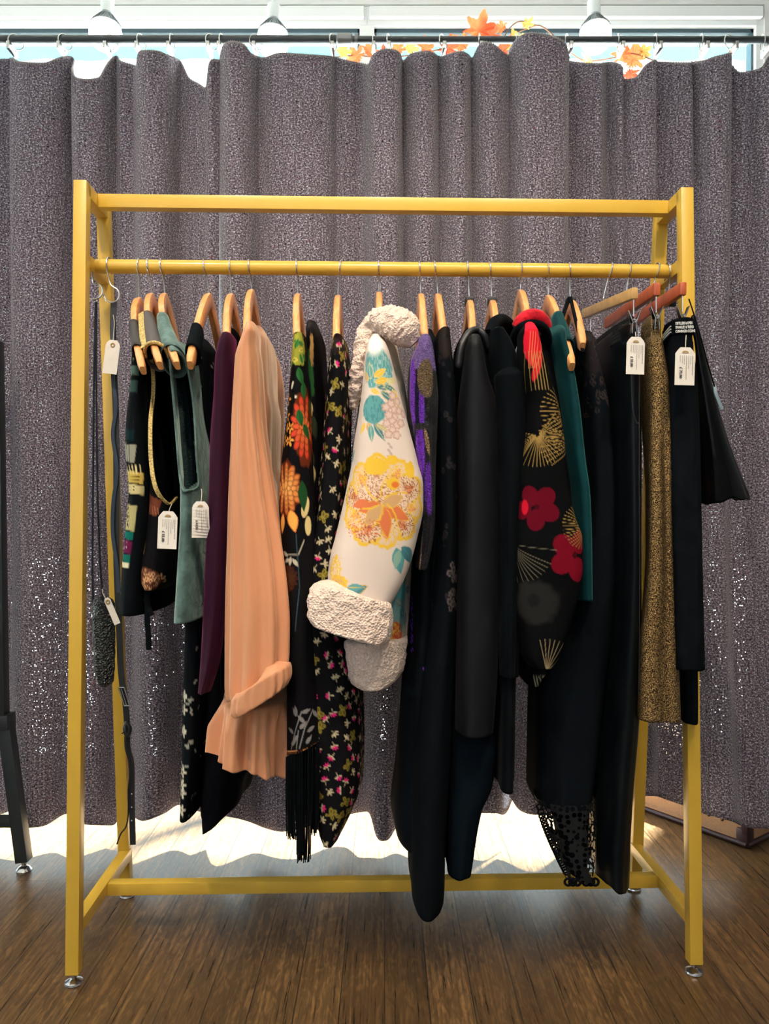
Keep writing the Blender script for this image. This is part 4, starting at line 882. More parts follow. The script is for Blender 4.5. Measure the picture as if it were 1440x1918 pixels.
loft('sleeve', [(628, 694, 712, 1.42, .03), (640, 686, 724, 1.40, .045), (663, 682, 732, 1.39, .05), (726, 675, 748), (790, 666, 764), (813, 662, 770), (869, 655, 784), (910, 647, 793), (948, 639, 793), (1007, 625, 782), (1047, 615, 772), (1087, 611, 758), (1130, 618, 736), (1150, 630, 722)], M_broc, G, n=260, dz=.0018, fold=(.002, 4, 17), paint=p9)
loft('cuff', [(1112, 596, 728, 1.38, .062), (1120, 584, 734), (1150, 573, 736), (1182, 572, 732), (1194, 582, 722)], M_sherpa, G, n=200, dz=.0035, p=3, shear=.28, fold=(.002, 5, 4), lump=.0045, hem=.01, cap=.004)
def p9b(P):
    P.base(lin(200, 186, 166))
    P.disc(748, 1110, 26, 120, lin(70, 148, 158), soft=.3, ragged=.3, seed=3); P.disc(700, 1180, 80, 60, lin(120, 160, 160), soft=.5, ragged=.3)
    for k in range(8): P.leaf(740 + (k % 3) * 10, 1080 + 14 * k, 34, 8, -1 + k * .5, lin(110, 130, 130) if k % 2 else TEAL2, vein=lin(190, 200, 170))
    P.disc(738, 1206, 34, 40, lin(196, 84, 44), soft=.15, ragged=.35, seed=9); P.disc(716, 1212, 26, 26, lin(206, 160, 52), soft=.2, ragged=.4, seed=4); speck(P, 735, 1200, 34, 40, lin(216, 176, 70), .5, 3); P.disc(758, 1205, 10, 30, lin(150, 130, 96), soft=.4)
    for k in range(5): P.leaf(738 + 4 * k, 690 + 30 * k, 30, 6, 1 + k * .3, lin(214, 180, 80) if k % 2 else lin(150, 160, 130), vein=TAN)
    P.disc(764, 905, 8, 30, lin(190, 60, 34), soft=.3); P.disc(660, 880, 8, 40, TEAL)
loft('body', [(612, 690, 740, 1.58, .06), (650, 684, 748, 1.56, .12), (700, 676, 758, 1.55, .13), (750, 668, 766), (805, 660, 774), (900, 652, 784), (1000, 646, 780), (1067, 640, 773), (1150, 630, 769), (1232, 625, 763)], M_broc, G, n=200, dz=.003, fold=(.002, 5, 3), paint=p9b)
loft('hem_band', [(1202, 624, 764, 1.535, .14), (1212, 622, 765), (1262, 627, 760), (1284, 640, 750), (1292, 654, 738)], M_sherpa, G, n=200, dz=.0035, fold=(.0015, 5, 6), lump=.0045, slant=(-4, -4))
def fleece(mb, pts, r, n=30):
    P = smooth_path(pts, 7); k = len(P); rs = np.interp(np.linspace(0, 1, k), np.linspace(0, 1, len(r)), r); v0 = len(mb.v)
    P = [P[0] - (P[1] - P[0]).normalized() * rs[0] * .6] + P + [P[-1] + (P[-1] - P[-2]).normalized() * rs[-1] * .6]; rs = [rs[0] * .45, *rs, rs[-1] * .45]
    # denser rings
    Q, qr = [], []
    for i in range(len(P) - 1):
        for j in range(3): Q.append(P[i].lerp(P[i + 1], j / 3)); qr.append(rs[i] + (rs[i + 1] - rs[i]) * j / 3)
    Q.append(P[-1]); qr.append(rs[-1]); mb.tube(Q, qr, n)
    for i in range(v0, len(mb.v)):
        v = Vector(mb.v[i]); c = Q[min((i - v0) // n, len(Q) - 1)]; d = (v - c).normalized()
        mb.v[i] = tuple(v + d * .0045 * (mnoise.noise(v * 75) + mnoise.noise(v * 150)))
g = MB()
fleece(g, [W(700, 606, 1.45), W(722, 602, 1.43), W(748, 612, 1.42), W(766, 630, 1.42)], [.022, .029, .033, .027])
fleece(g, [W(722, 600, 1.53), W(752, 604, 1.54), W(772, 618, 1.53)], [.02, .024, .022], 24)
fleece(g, [W(712, 598, 1.47), W(694, 612, 1.45), W(681, 645, 1.44), W(672, 690, 1.44), W(665, 730, 1.45), W(659, 762, 1.46)], [.016, .019, .016, .015, .014, .009], 26)
g.build('collar', M_sherpa, G)

# --- purple sequin dress
G = garment('dress', 'dress', 'black dress with purple sequin shoulder and gold mesh drape', 785)
M_seq = mat('sequins', rough=.3, attr='Paint', shine=.22, spec=.6, bump=('voronoi', 620, 1, .005), vary=(380, .55))
PUR = lin(150, 76, 236)
def p10(P):
    P.base(lin(14, 10, 26), .2)
    P.rect(795, 660, 40, 32, lin(158, 128, 206), shine=.45); P.disc(770, 740, 12, 70, PUR, shine=.5, soft=.2); P.disc(781, 760, 5, 60, lin(28, 12, 70), shine=.5); P.disc(789, 765, 6, 50, lin(140, 72, 230), shine=.5)
    P.disc(786, 850, 11, 50, PUR, shine=.7, soft=.2); P.disc(803, 915, 11, 48, lin(126, 60, 206), shine=.5, soft=.2); P.rect(800, 800, 30, 7, (.01, .01, .015))
    P.disc(799, 710, 19, 36, lin(156, 130, 100), shine=.6, soft=.1); 
    for k in range(8): P.stroke([(786, 690 + 7 * k), (816, 700 + 8 * k)], 1.4, lin(70, 52, 40))
    P.disc(800, 830, 4, 26, lin(196, 158, 124), shine=.6, rot=-.2); P.disc(790, 1030, 7, 42, lin(150, 120, 100), shine=.6, soft=.2)
    for k in range(34): P.disc(772 + (k % 3), 1150 + 2.4 * k, 1.6, 1.6, PUR, shine=.8)
    P.disc(793, 1248, 3, 2, PUR, shine=.7)
loft('sleeve', [(628, 785, 808, 1.44, .05), (640, 781, 812, 1.435, .05), (679, 767, 817), (742, 765, 821), (765, 767, 820), (805, 773, 818), (850, 779, 816), (889, 786, 815), (960, 793, 814), (1000, 790, 812), (1067, 785, 800)], M_seq, G, n=160, dz=.0025, fold=(.004, 5, 2), paint=p10)
def p10b(P):
    P.base((.0035, .006, .009))
    for k in range(40): P.disc(771 + (k % 3), 1120 + 2.6 * k, 1.7, 1.7, lin(120, 60, 210), shine=.6)
    P.disc(794, 1248, 3, 2, PUR, shine=.7)
loft('body', [(618, 790, 812, 1.6, .05), (650, 782, 826, 1.58, .13), (900, 785, 828), (1060, 774, 832), (1195, 767, 836), (1290, 757, 838), (1489, 743, 840), (1570, 735, 840), (1612, 742, 840)], paintmat('black_crepe_sequins', .75, shine=.3), G, n=130, fold=(.005, 6, 7), paint=p10b, slant=(-28, 4))

# --- black lace blouse / dress
G = garment('dress', 'dress', 'longest black dress with lace top, its rounded hem in front of the base rail', 813)
def p11(P):
    P.base((.0035, .005, .007)); rg = random.Random(2)
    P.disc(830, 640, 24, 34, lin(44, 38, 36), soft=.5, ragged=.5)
    for k in range(120):
        a, b = rg.uniform(800, 870), rg.uniform(620, 1160); P.flower(a, b, rg.uniform(4, 8), 5, lin(30, 28, 30), lin(46, 42, 44), rot=k) if rg.random() < .45 else None
    for k in range(26):
        P.flower(rg.uniform(838, 862), rg.uniform(1050, 1140), 7, 5, lin(44, 40, 42), lin(92, 84, 84), rot=k)
loft('body', [(616, 820, 846, 1.50, .10), (640, 812, 850, 1.53, .13), (800, 814, 862), (1000, 818, 864), (1150, 806, 862), (1300, 786, 856), (1450, 772, 848), (1600, 767, 838), (1670, 768, 837), (1700, 770, 835), (1713, 775, 830)], paintmat('black_lace_print', .9, spec=.04), G, n=150, dz=.003, fold=(.003, 6, 9), paint=p11)

# --- charcoal coat
G = garment('coat', 'coat', 'long plain charcoal coat with a smooth sleeve on a black-collared hanger', 874)
M_char = mat('charcoal_wool', (.0058, .0062, .008), .5, spec=.16, sheen=.03, sheen_col=lin(190, 180, 180), vary=(8, .2))
loft('sleeve', [(628, 878, 902, 1.44, .045), (650, 873, 908, 1.435, .05), (699, 868, 918), (738, 864, 931), (770, 861, 937), (830, 860, 938), (1000, 859, 940), (1200, 858, 938), (1380, 858, 926)], M_char, G, fold=(.003, 4, 3))
loft('body', [(612, 872, 902, 1.57, .06), (640, 860, 916, 1.55, .12), (700, 856, 930), (900, 853, 945), (1200, 846, 946), (1400, 838, 942), (1480, 836, 930), (1521, 835, 909), (1640, 837, 884)], M_navyb, G, fold=(.004, 6, 4))
MB().tube(smooth_path([W(858, 690, 1.42), W(864, 650, 1.42), W(878, 624, 1.43), W(894, 618, 1.44), W(908, 630, 1.44), W(918, 660, 1.45)]), [.004] + [.0068] * 28 + [.004] * 2, 12).build('collar', mat('black_satin', (.010, .010, .012), .4), G)

# --- black velvet hooded coat
G = garment('coat', 'coat', 'black velvet coat with a standing collar left of the red flowered jacket', 916)
M_bvel = mat('black_velvet', (.0028, .0042, .0055), .9, spec=.04, sheen=.02, sheen_col=(.6, .65, .7))
loft('body', [(616, 916, 950, 1.50, .10), (640, 912, 968, 1.53, .13), (690, 915, 985), (760, 920, 992), (900, 930, 990), (1100, 938, 980), (1300, 936, 972), (1478, 932, 970)], M_bvel, G, fold=(.004, 6, 5))
loft('sleeve', [(688, 940, 972, 1.43, .03), (702, 930, 988, 1.42, .04), (780, 934, 994), (900, 938, 988), (1100, 940, 978), (1270, 942, 972)], M_bvel, G, fold=(.003, 4, 6))
MB().tube(smooth_path([W(918, 625, 1.44), W(926, 606, 1.45), W(940, 600, 1.47), W(952, 608, 1.5), W(958, 625, 1.52)]), .012, 14).build('collar', M_bvel, G)

# --- red flowered jacket
G = garment('jacket', 'jacket', 'black velvet jacket with red blossoms and gold fan bursts', 975)
RED, DIM_RED, GL = lin(196, 22, 42), lin(92, 9, 26), lin(158, 128, 72)
def burst(P, px, py, R, a0, a1, n, col=GL):
    for k in range(n):
        a = a0 + (a1 - a0) * k / (n - 1); P.stroke([(px + 4 * math.cos(a), py + 4 * math.sin(a)), (px + R * math.cos(a), py + R * math.sin(a))], 1.25, col, .25)
def blossom(P, px, py, R, col, rot=0):
    for k in range(5):
        a = rot + k * 1.2566; P.disc(px + R * .55 * math.cos(a), py + R * .55 * math.sin(a), R * .46, R * .4, col, rot=a, soft=.06)
    P.disc(px, py, R * .1, R * .1, lin(60, 10, 16))
def p14(P):
    P.base((.0032, .0034, .004))
    P.disc(995, 640, 22, 44, RED, soft=.12, ragged=.25); P.disc(1004, 690, 7, 26, RED, rot=.3, soft=.2)
    for k in range(7): P.stroke([(984 + 5 * k, 660), (990 + 6 * k, 730)], 1.6, GL, .4)
    for k in range(5): P.stroke([(992 + 5 * k, 622), (990 + 3 * k, 690)], 1.2, lin(230, 120, 80))
    burst(P, 1006, 816, 58, 1.0, 3.3, 20); burst(P, 1006, 816, 54, -.9, .9, 12); burst(P, 1060, 770, 50, 2.2, 4.4, 13); burst(P, 1066, 824, 60, 2.2, 3.6, 9)
    blossom(P, 1004, 950, 44, DIM_RED, .4); blossom(P, 1076, 1040, 50, lin(108, 10, 28), .1); P.disc(984, 950, 8, 14, RED, soft=.2)  # lower blossoms in a darker red: light falloff put into the colour
    P.disc(1000, 1128, 44, 40, lin(36, 35, 34), soft=.3, ragged=.2); P.disc(998, 1124, 12, 12, (.01, .01, .01), soft=.5)
    burst(P, 1096, 985, 44, 1.7, 4.4, 18); burst(P, 968, 1022, 70, .5, 1.5, 9, lin(110, 102, 84)); burst(P, 1022, 1256, 60, 4.5, 5.6, 8, lin(150, 132, 100))
    P.stroke([(974, 1022), (1040, 1030)], 1.3, lin(100, 96, 80))
M_jack = paintmat('burnout_velvet', .8, shine=.45)
loft('sleeve', [(606, 982, 1004, 1.42, .03), (622, 977, 1014, 1.40, .045), (652, 977, 1022), (679, 979, 1032), (730, 990, 1044), (758, 994, 1052), (813, 989, 1062), (860, 983, 1068), (916, 977, 1075), (968, 974, 1086), (1008, 973, 1100), (1067, 972, 1102), (1095, 971, 1098), (1134, 970, 1090), (1194, 976, 1072), (1235, 984, 1054), (1252, 996, 1040)], M_jack, G, n=240, dz=.002, fold=(.002, 4, 8), paint=p14)
def p14b(P):
    P.base((.0055, .0052, .0062)); blossom(P, 1098, 900, 34, RED, .5); burst(P, 1090, 985, 60, 3.6, 5.2, 12); burst(P, 1064, 850, 46, .2, 1.2, 9)
    for k in range(6): P.stroke([(996 + 4 * k, 1262), (1000 + 4 * k, 1284)], 1.6, lin(190, 180, 150), .3)
loft('body', [(612, 985, 1030, 1.57, .06), (650, 984, 1044, 1.55, .10), (758, 1000, 1064), (813, 1006, 1082), (850, 1008, 1096), (868, 1008, 1110), (900, 1008, 1113), (930, 1006, 1107), (975, 1002, 1098), (1100, 985, 1090), (1250, 976, 1040), (1282, 984, 1014)], M_jack, G, n=180, dz=.003, fold=(.002, 4, 4), paint=p14b)
def fan(P):
    P.base(RED)
    for k in range(16): P.stroke([(955 + 5 * k, 575), (950 + 5.6 * k, 640)], 1.2, GL, .3)
g = MB().tube(smooth_path([W(966, 628, 1.44), W(976, 604, 1.43), W(990, 594, 1.43), W(1006, 594, 1.43), W(1018, 606, 1.44), W(1021, 622, 1.45)]), [.008] * 4 + [.014] * 23 + [.007] * 4, 16); g.build('collar', mat('red_velvet', lin(186, 20, 36), .7, spec=.1, sheen=.15, vary=(90, .5)), G)
MB().tube(smooth_path([W(958, 650, 1.46), W(968, 622, 1.43), W(984, 610, 1.41), W(1004, 608, 1.41), W(1020, 618, 1.43), W(1026, 640, 1.45)]), .009, 14).build('collar_lining', M_bvel, G)

# --- teal velvet top
G = garment('top', 'top', 'dark teal velvet sleeveless top behind the red flowered jacket', 1024)
M_teal = mat('teal_velvet', lin(9, 56, 60), .7, spec=.1, sheen=.3, sheen_col=lin(110, 190, 190), vary=(16, .35))
loft('body', [(606, 1034, 1056, 1.56, .05), (630, 1032, 1066, 1.52, .11), (680, 1042, 1078), (760, 1052, 1093), (861, 1062, 1104), (920, 1070, 1112), (1000, 1075, 1115), (1124, 1080, 1115)], M_teal, G, fold=(.002, 5, 3))
wrap('shoulder_strap', 1024, -.40, -.78, .0125, .018, .021, .034, M_teal, G)

# --- black lace dress with crochet hem
G = garment('dress', 'dress', 'black lace dress with straps and a crochet openwork hem', 1064)
def p16(P):
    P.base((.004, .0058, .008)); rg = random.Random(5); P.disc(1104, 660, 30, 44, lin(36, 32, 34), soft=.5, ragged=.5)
    for k in range(90): P.flower(rg.uniform(1080, 1150), rg.uniform(630, 780), rg.uniform(3, 6), 5, lin(22, 20, 22), lin(58, 50, 50), rot=k) if rg.random() < .7 else None
loft('body', [(622, 1086, 1110, 1.58, .05), (645, 1082, 1124, 1.57, .12), (700, 1086, 1138), (758, 1092, 1150), (900, 1096, 1160), (1100, 1070, 1164), (1200, 1030, 1160), (1272, 1014, 1152), (1400, 1010, 1138), (1515, 1009, 1124)], paintmat('black_lace', .9, spec=.04), G, n=150, dz=.003, fold=(.003, 7, 3), paint=p16)
M_cro = crochet_mat('black_crochet', (.004, .005, .006), 95, .5)
loft('underskirt', [(1505, 1030, 1114, 1.54, .07), (1560, 1050, 1110), (1640, 1066, 1106)], M_black, G, fold=(.003, 5, 3))
loft('crochet_hem', [(1505, 1009, 1124, 1.50, .06), (1540, 1022, 1123), (1580, 1036, 1122), (1620, 1050, 1121), (1650, 1062, 1119)], M_cro, G, n=120, fold=(.003, 7, 5), wob=.004, cap=0, hem=0)
g = MB()
for k in range(24):
    u = k / 23; px = 1011 + 50 * u; py = 1512 + 122 * u ** .8; c = W(px, py, 1.475)
    g.tube([c + Vector((.0055 * math.cos(a), .002, .0055 * math.sin(a))) for a in [2 * math.pi * i / 14 for i in range(15)]], .0018, 6, cap=False)
g.build('scalloped_edge', M_black, G)
g = MB()
for k in range(7):
    c = W(1064 + 8.4 * k, 1652 - (k == 3) * 6, 1.45); g.tube([c + Vector((.0065 * math.cos(a), .0, .0065 * math.sin(a))) for a in [2 * math.pi * i / 14 for i in range(15)]], .0026, 6, cap=False)
g.build('hem_loops', M_black, G)
g = MB(); cap_ = W(1067, 566, 1.555)
g.ribbon(smooth_path([W(1068, 556, 1.56), W(1058, 580, 1.55), W(1048, 615, 1.53), W(1046, 640, 1.53)]), .008, (1, -.4, 0), .002).ribbon(smooth_path([W(1068, 556, 1.555), W(1078, 600, 1.50), W(1088, 640, 1.46), W(1092, 660, 1.44)]), .007, (1, .3, 0), .002)
g.build('hanging_loop', M_black, G)

# --- leather trousers
G = garment('trousers', 'trousers', 'black leather trousers with a side seam clipped to the pale hanger', 1150)
M_leath = mat('black_leather', (.0035, .005, .0065), .36, spec=.12, bump=('noise', 220, .15, .001))
loft('legs', [(612, 1158, 1186, 1.6, .165), (640, 1156, 1194), (720, 1152, 1206), (800, 1150, 1212), (1000, 1150, 1214), (1326, 1142, 1210), (1489, 1130, 1198), (1640, 1126, 1190, 1.55, .10), (1668, 1127, 1189)], M_leath, G, n=130, fold=(.005, 5, 12), slant=(-14, 6), wob=.002)
loft('waistband', [(600, 1160, 1188, 1.6, .165), (604, 1159, 1190), (640, 1156, 1196)], mat('ribbed_black_band', (.006, .007, .010), .7, spec=.2, bump=('noise', 60, .8, .004), stretch=(.3, .3, 6)), G, n=90, fold=(.001, 5, 2), hem=.004, cap=.002)
g = MB(); g.tube(smooth_path([W(1182, 700, 1.425), W(1184, 760, 1.42), W(1192, 792, 1.42), W(1197, 800, 1.42), W(1197, 900, 1.42), W(1198, 1100, 1.42), W(1196, 1300, 1.42)]), .0009, 6).tube(smooth_path([W(1198, 660, 1.425), W(1197, 720, 1.42), W(1197, 800, 1.42)]), .0009, 6); g.build('seam', M_cap, G)

# --- gold lurex trousers
G = garment('trousers', 'trousers', 'sparkling bronze gold lurex trousers beside the leather trousers', 1205)
def lurex():
    m = mat('gold_lurex', lin(84, 60, 38), .36, .85, spec=.5); nt = m.node_tree; L = nt.links.new; p = [n for n in nt.nodes if n.type == 'BSDF_PRINCIPLED'][0]
    tc = nd(nt, 'ShaderNodeTexCoord'); n = nd(nt, 'ShaderNodeTexNoise'); n.inputs['Scale'].default_value = 620; n.inputs['Detail'].default_value = 2; L(tc.outputs['Object'], n.inputs['Vector'])
    cr = nd(nt, 'ShaderNodeValToRGB'); e = cr.color_ramp.elements; e[0].position = .44; e[0].color = (*lin(50, 34, 22), 1); e[1].position = .74; e[1].color = (*lin(232, 192, 128), 1)
    L(n.outputs['Fac'], cr.inputs[0]); L(cr.outputs[0], p.inputs['Base Color'])
    b = nd(nt, 'ShaderNodeBump'); b.inputs['Strength'].default_value = .9; b.inputs['Distance'].default_value = .003; L(n.outputs['Fac'], b.inputs['Height']); L(b.outputs[0], p.inputs['Normal'])
    return m
M_lur = lurex()
loft('legs', [(630, 1216, 1242, 1.455, .035), (642, 1215, 1247, 1.455, .045), (710, 1217, 1256), (877, 1222, 1262), (935, 1224, 1264), (1028, 1224, 1269), (1135, 1217, 1274), (1199, 1209, 1277), (1280, 1206, 1280), (1354, 1204, 1283)], M_lur, G, n=140, fold=(.008, 5, 19), slant=(-4, 2))
loft('waistband', [(592, 1218, 1238, 1.46, .03), (600, 1216, 1241, 1.46, .035), (634, 1215, 1242)], M_lur, G, fold=(.002, 8, 3))

# --- lettered trousers
G = garment('trousers', 'trousers', 'black trousers with white lettered waistband below the right front post', 1245)
loft('legs', [(612, 1262, 1302, 1.445, .04), (640, 1258, 1304), (700, 1254, 1312), (943, 1258, 1320), (1256, 1268, 1327)], M_black, G, fold=(.003, 5, 2))
loft('far_leg', [(640, 1268, 1304, 1.53, .04), (900, 1272, 1312), (1356, 1284, 1312)], M_black, G, fold=(.002, 5, 2))
loft('waistband', [(596, 1263, 1300, 1.445, .042), (600, 1261, 1302), (626, 1260, 1304)], M_black, G, fold=(0, 5, 2), hem=.003, cap=.002)
g = MB().ribbon(smooth_path([W(1241, 632, 1.45), W(1250, 622, 1.43), W(1258, 614, 1.42)]), .022, (0, 0, 1), .002); g.build('waist_flap', M_black, G)
M_let = mat('white_lettering', lin(225, 224, 220), .8)
def text(body, size, M, m, parent, name='lettering', bold=0):
    cu = bpy.data.curves.new(name, 'FONT'); cu.body = body; cu.size = size; cu.extrude = .0001; cu.offset = bold; cu.align_x = 'LEFT'; cu.resolution_u = 3
    tmp = bpy.data.objects.new(name, cu); C.objects.link(tmp); dg = bpy.context.evaluated_depsgraph_get(); me = bpy.data.meshes.new_from_object(tmp.evaluated_get(dg)); bpy.data.objects.remove(tmp)
    me.transform(M); return me
def merge(mes):
    bm = bmesh.new()
    for me in mes: bm.from_mesh(me)
    me = bpy.data.meshes.new('lettering'); bm.to_mesh(me); bm.free(); return me
FACE = Matrix.Rotation(math.pi / 2, 4, 'X')                 # text facing the camera side (-Y)
mes = []
for body, y in (('DISTILLERS & OPEN', 605.5), ('SPANGLED & TREND', 613), ('CUNNINGER OCEANS', 620.5)):
    p = W(1265, y + 2.6, 1.400); mes.append(text(body, .0068, Matrix.Translation(p) @ Matrix.Rotation(math.radians(-2), 4, 'Y') @ FACE @ Matrix.Diagonal((.52, 1, 1, 1)), M_let, G, bold=.0002))
me = merge(mes); link('lettering', me, M_let, G, smooth=False)
g = MB()
for k in range(3): g.ribbon([W(1241, 629 + 4.5 * k, 1.445 - .001), W(1250, 618 + 5 * k, 1.425 - .001), W(1256, 611 + 5.5 * k, 1.416)], .0013, (0, 0, 1), .0026)
g.build('waist_stripe', M_let, G)

# --- vinyl skirt
G = garment('skirt', 'skirt', 'flared glossy black vinyl skirt hanging outside the right end of the rack', 1255)
M_vin = mat('black_vinyl', (.002, .002, .0025), .12, spec=.12, bump=('noise', 9, .25, .01))
loft('body', [(572, 1286, 1295, 1.60, .02), (600, 1284, 1306, 1.60, .06), (640, 1288, 1322), (710, 1296, 1341), (763, 1302, 1356), (821, 1308, 1375), (880, 1312, 1397), (936, 1314, 1418)], M_vin, G, n=160, fold=(.006, 3, 22), slant=(8, -4), wob=.003)
MB().ribbon(smooth_path([W(1338, 722, 1.55), W(1340, 736, 1.54), W(1346, 752, 1.54), W(1352, 767, 1.54)]), .007, (1, .2, .3), .002).build('side_tab', mat('grey_blue_tape', lin(130, 150, 160), .4), G)
MB().tube(smooth_path([W(1290, 560, 1.52), W(1306, 610, 1.51), W(1328, 690, 1.52), W(1338, 724, 1.53)]), .0014, 6).build('strap', M_vin, G)
c = rail(1249)
r = empty('clip_hanger', (c.x, c.y, c.z + RR), 'steel hooked hanger with black bar, half hidden behind the right front post', 'clothes hanger', 'straight clip hangers at the right end of the rail')
k = MB(); hook(k, 1249, W(1252, 545, 1.62)); k.build('hook', M_wire, r); MB().beam(W(1262, 566, 1.50), W(1216, 566, 1.76), .010, .018, (0, 0, 1), bev=.003).build('bar', M_cap, r)

# ------------------------------------------------------------------ belt, pouch and their rings
def ring_obj(px, py, D, R, yaw, label, gap=0):
    c0 = W(px, py, D); r = empty('s_hook', c0, label, 'hook', 'steel hooks at the left end of the rail'); return r, c0
c = rail(203)
r = empty('s_hook', (c.x, c.y, c.z + RR), 'steel S hook over the rail holding the black belt', 'hook', 'steel hooks at the left end of the rail')
R1 = RR + .003; pts = [Vector((c.x + .002, c.y + R1 * math.cos(a), c.z + R1 * math.sin(a))) for a in np.radians(np.arange(-40, 215, 15))]
q = W(209, 552, c.y - .01); pts += [c + Vector((.004, -.010, -.026)), W(207, 533, c.y - .01)]
pts += [q + .0155 * Vector((math.cos(a), 0, math.sin(a))) for a in np.radians(np.arange(70, -200, -18))]
MB().tube(smooth_path(pts, 2), .0017, 8).build('wire', M_wire, r)
c = rail(176)
r = empty('s_hook', (c.x, c.y, c.z + RR), 'steel S hook holding the beaded pouch beside the left post', 'hook', 'steel hooks at the left end of the rail')
pts = [Vector((c.x + .001, c.y + R1 * math.cos(a), c.z + R1 * math.sin(a))) for a in np.radians(np.arange(-40, 215, 15))]; q = W(176, 545, c.y - .005)
pts += [q + .017 * Vector((math.cos(a), 0, math.sin(a))) for a in np.radians(np.arange(95, -215, -18))]
MB().tube(smooth_path(pts, 2), .0017, 8).build('wire', M_wire, r)

M_belt = mat('black_belt_leather', (.010, .011, .013), .45, spec=.5)
M_blue = mat('slate_ribbon', lin(40, 56, 74), .5)
b = empty('belt', W(212, 575, 1.58), 'long black leather belt with buckle hanging down the left back post', 'belt')
D0 = 1.58
P_ = lambda *a: [W(x, y, D0 if len(a) < 1 else D0) for x, y in a]
MB().ribbon(smooth_path(P_((213, 566), (212, 620), (214, 700), (217, 780), (218, 900), (218, 1040), (222, 1150), (224, 1200), (226, 1250), (230, 1290))), .012, (1, .15, 0), .003).build('upper_strap', M_belt, b)
MB().ribbon(smooth_path([W(x, y, 1.572) for x, y in ((212, 600), (211, 700), (217, 760), (211, 815), (219, 880), (212, 940), (211, 1000), (219, 1060), (222, 1110))]), .007, (1, .3, 0), .0025).build('ribbon', M_blue, b)
g = MB(); bk = W(233, 1306, 1.575)
for s in (-1, 1): g.tube([bk + Vector((s * .0055 - .006, 0, .020)), bk + Vector((s * .0055 + .005, 0, -.017))], .0016, 7)
g.tube([bk + Vector((-.0115, 0, .020)), bk + Vector((-.0005, 0, .020))], .0016, 7).tube([bk + Vector((-.0005, 0, -.017)), bk + Vector((.0105, 0, -.017))], .0016, 7).tube([bk + Vector((-.006, -.002, .018)), bk + Vector((.005, -.002, -.016))], .0012, 7)
g.build('buckle', M_chrome, b)
MB().ribbon(smooth_path(P_((231, 1290), (236, 1330), (238, 1360), (239, 1400), (246, 1430), (247, 1500), (249, 1582))), .0115, (1, .15, 0), .003).build('lower_strap', M_belt, b)
MB().tube(smooth_path([W(238, 1352, 1.575), W(234, 1364, 1.57), W(238, 1378, 1.57), W(243, 1366, 1.57), W(238, 1356, 1.57)]), .0045, 10).build('knot', M_belt, b)
MB().tube(smooth_path([W(x, y, 1.57) for x, y in ((237, 1372), (238, 1410), (244, 1440), (240, 1480), (240, 1525), (236, 1548), (226, 1562), (219, 1581))]), .0016, 7).tube(smooth_path([W(236, 1366, 1.57), W(231, 1372, 1.565), W(228, 1374, 1.565)]), .0014, 6).build('lace', M_belt, b)
g = MB()
for y in (1487, 1512, 1537): g.tube([W(246.5, y, 1.5765), W(246.5, y, 1.5780)], .0014, 8)
g.build('eyelet', M_chrome, b)

b = empty('pouch', W(190, 1205, 1.60), 'small black beaded pouch on long thin straps beside the left post', 'bag')
MB().tube(smooth_path([W(179, 566, 1.60), W(176, 700, 1.60), W(174, 900, 1.60), W(173, 1050, 1.60), W(174, 1132, 1.60)]), .0022, 7).tube(smooth_path([W(180, 566, 1.61), W(180, 700, 1.60), W(182, 900, 1.59), W(187, 1050, 1.59), W(193, 1128, 1.59)]), .0022, 7).build('strap', mat('navy_cord', lin(24, 28, 44), .7), b)
loft('body', [(1124, 172, 208, 1.60, .012), (1134, 168, 209, 1.60, .018), (1200, 171, 210), (1250, 174, 209), (1278, 180, 207), (1286, 188, 202)], mat('black_beads', (.010, .013, .014), .3, spec=.6, bump=('voronoi', 260, .9, .005)), b, fold=(.002, 6, 3), lump=.002)
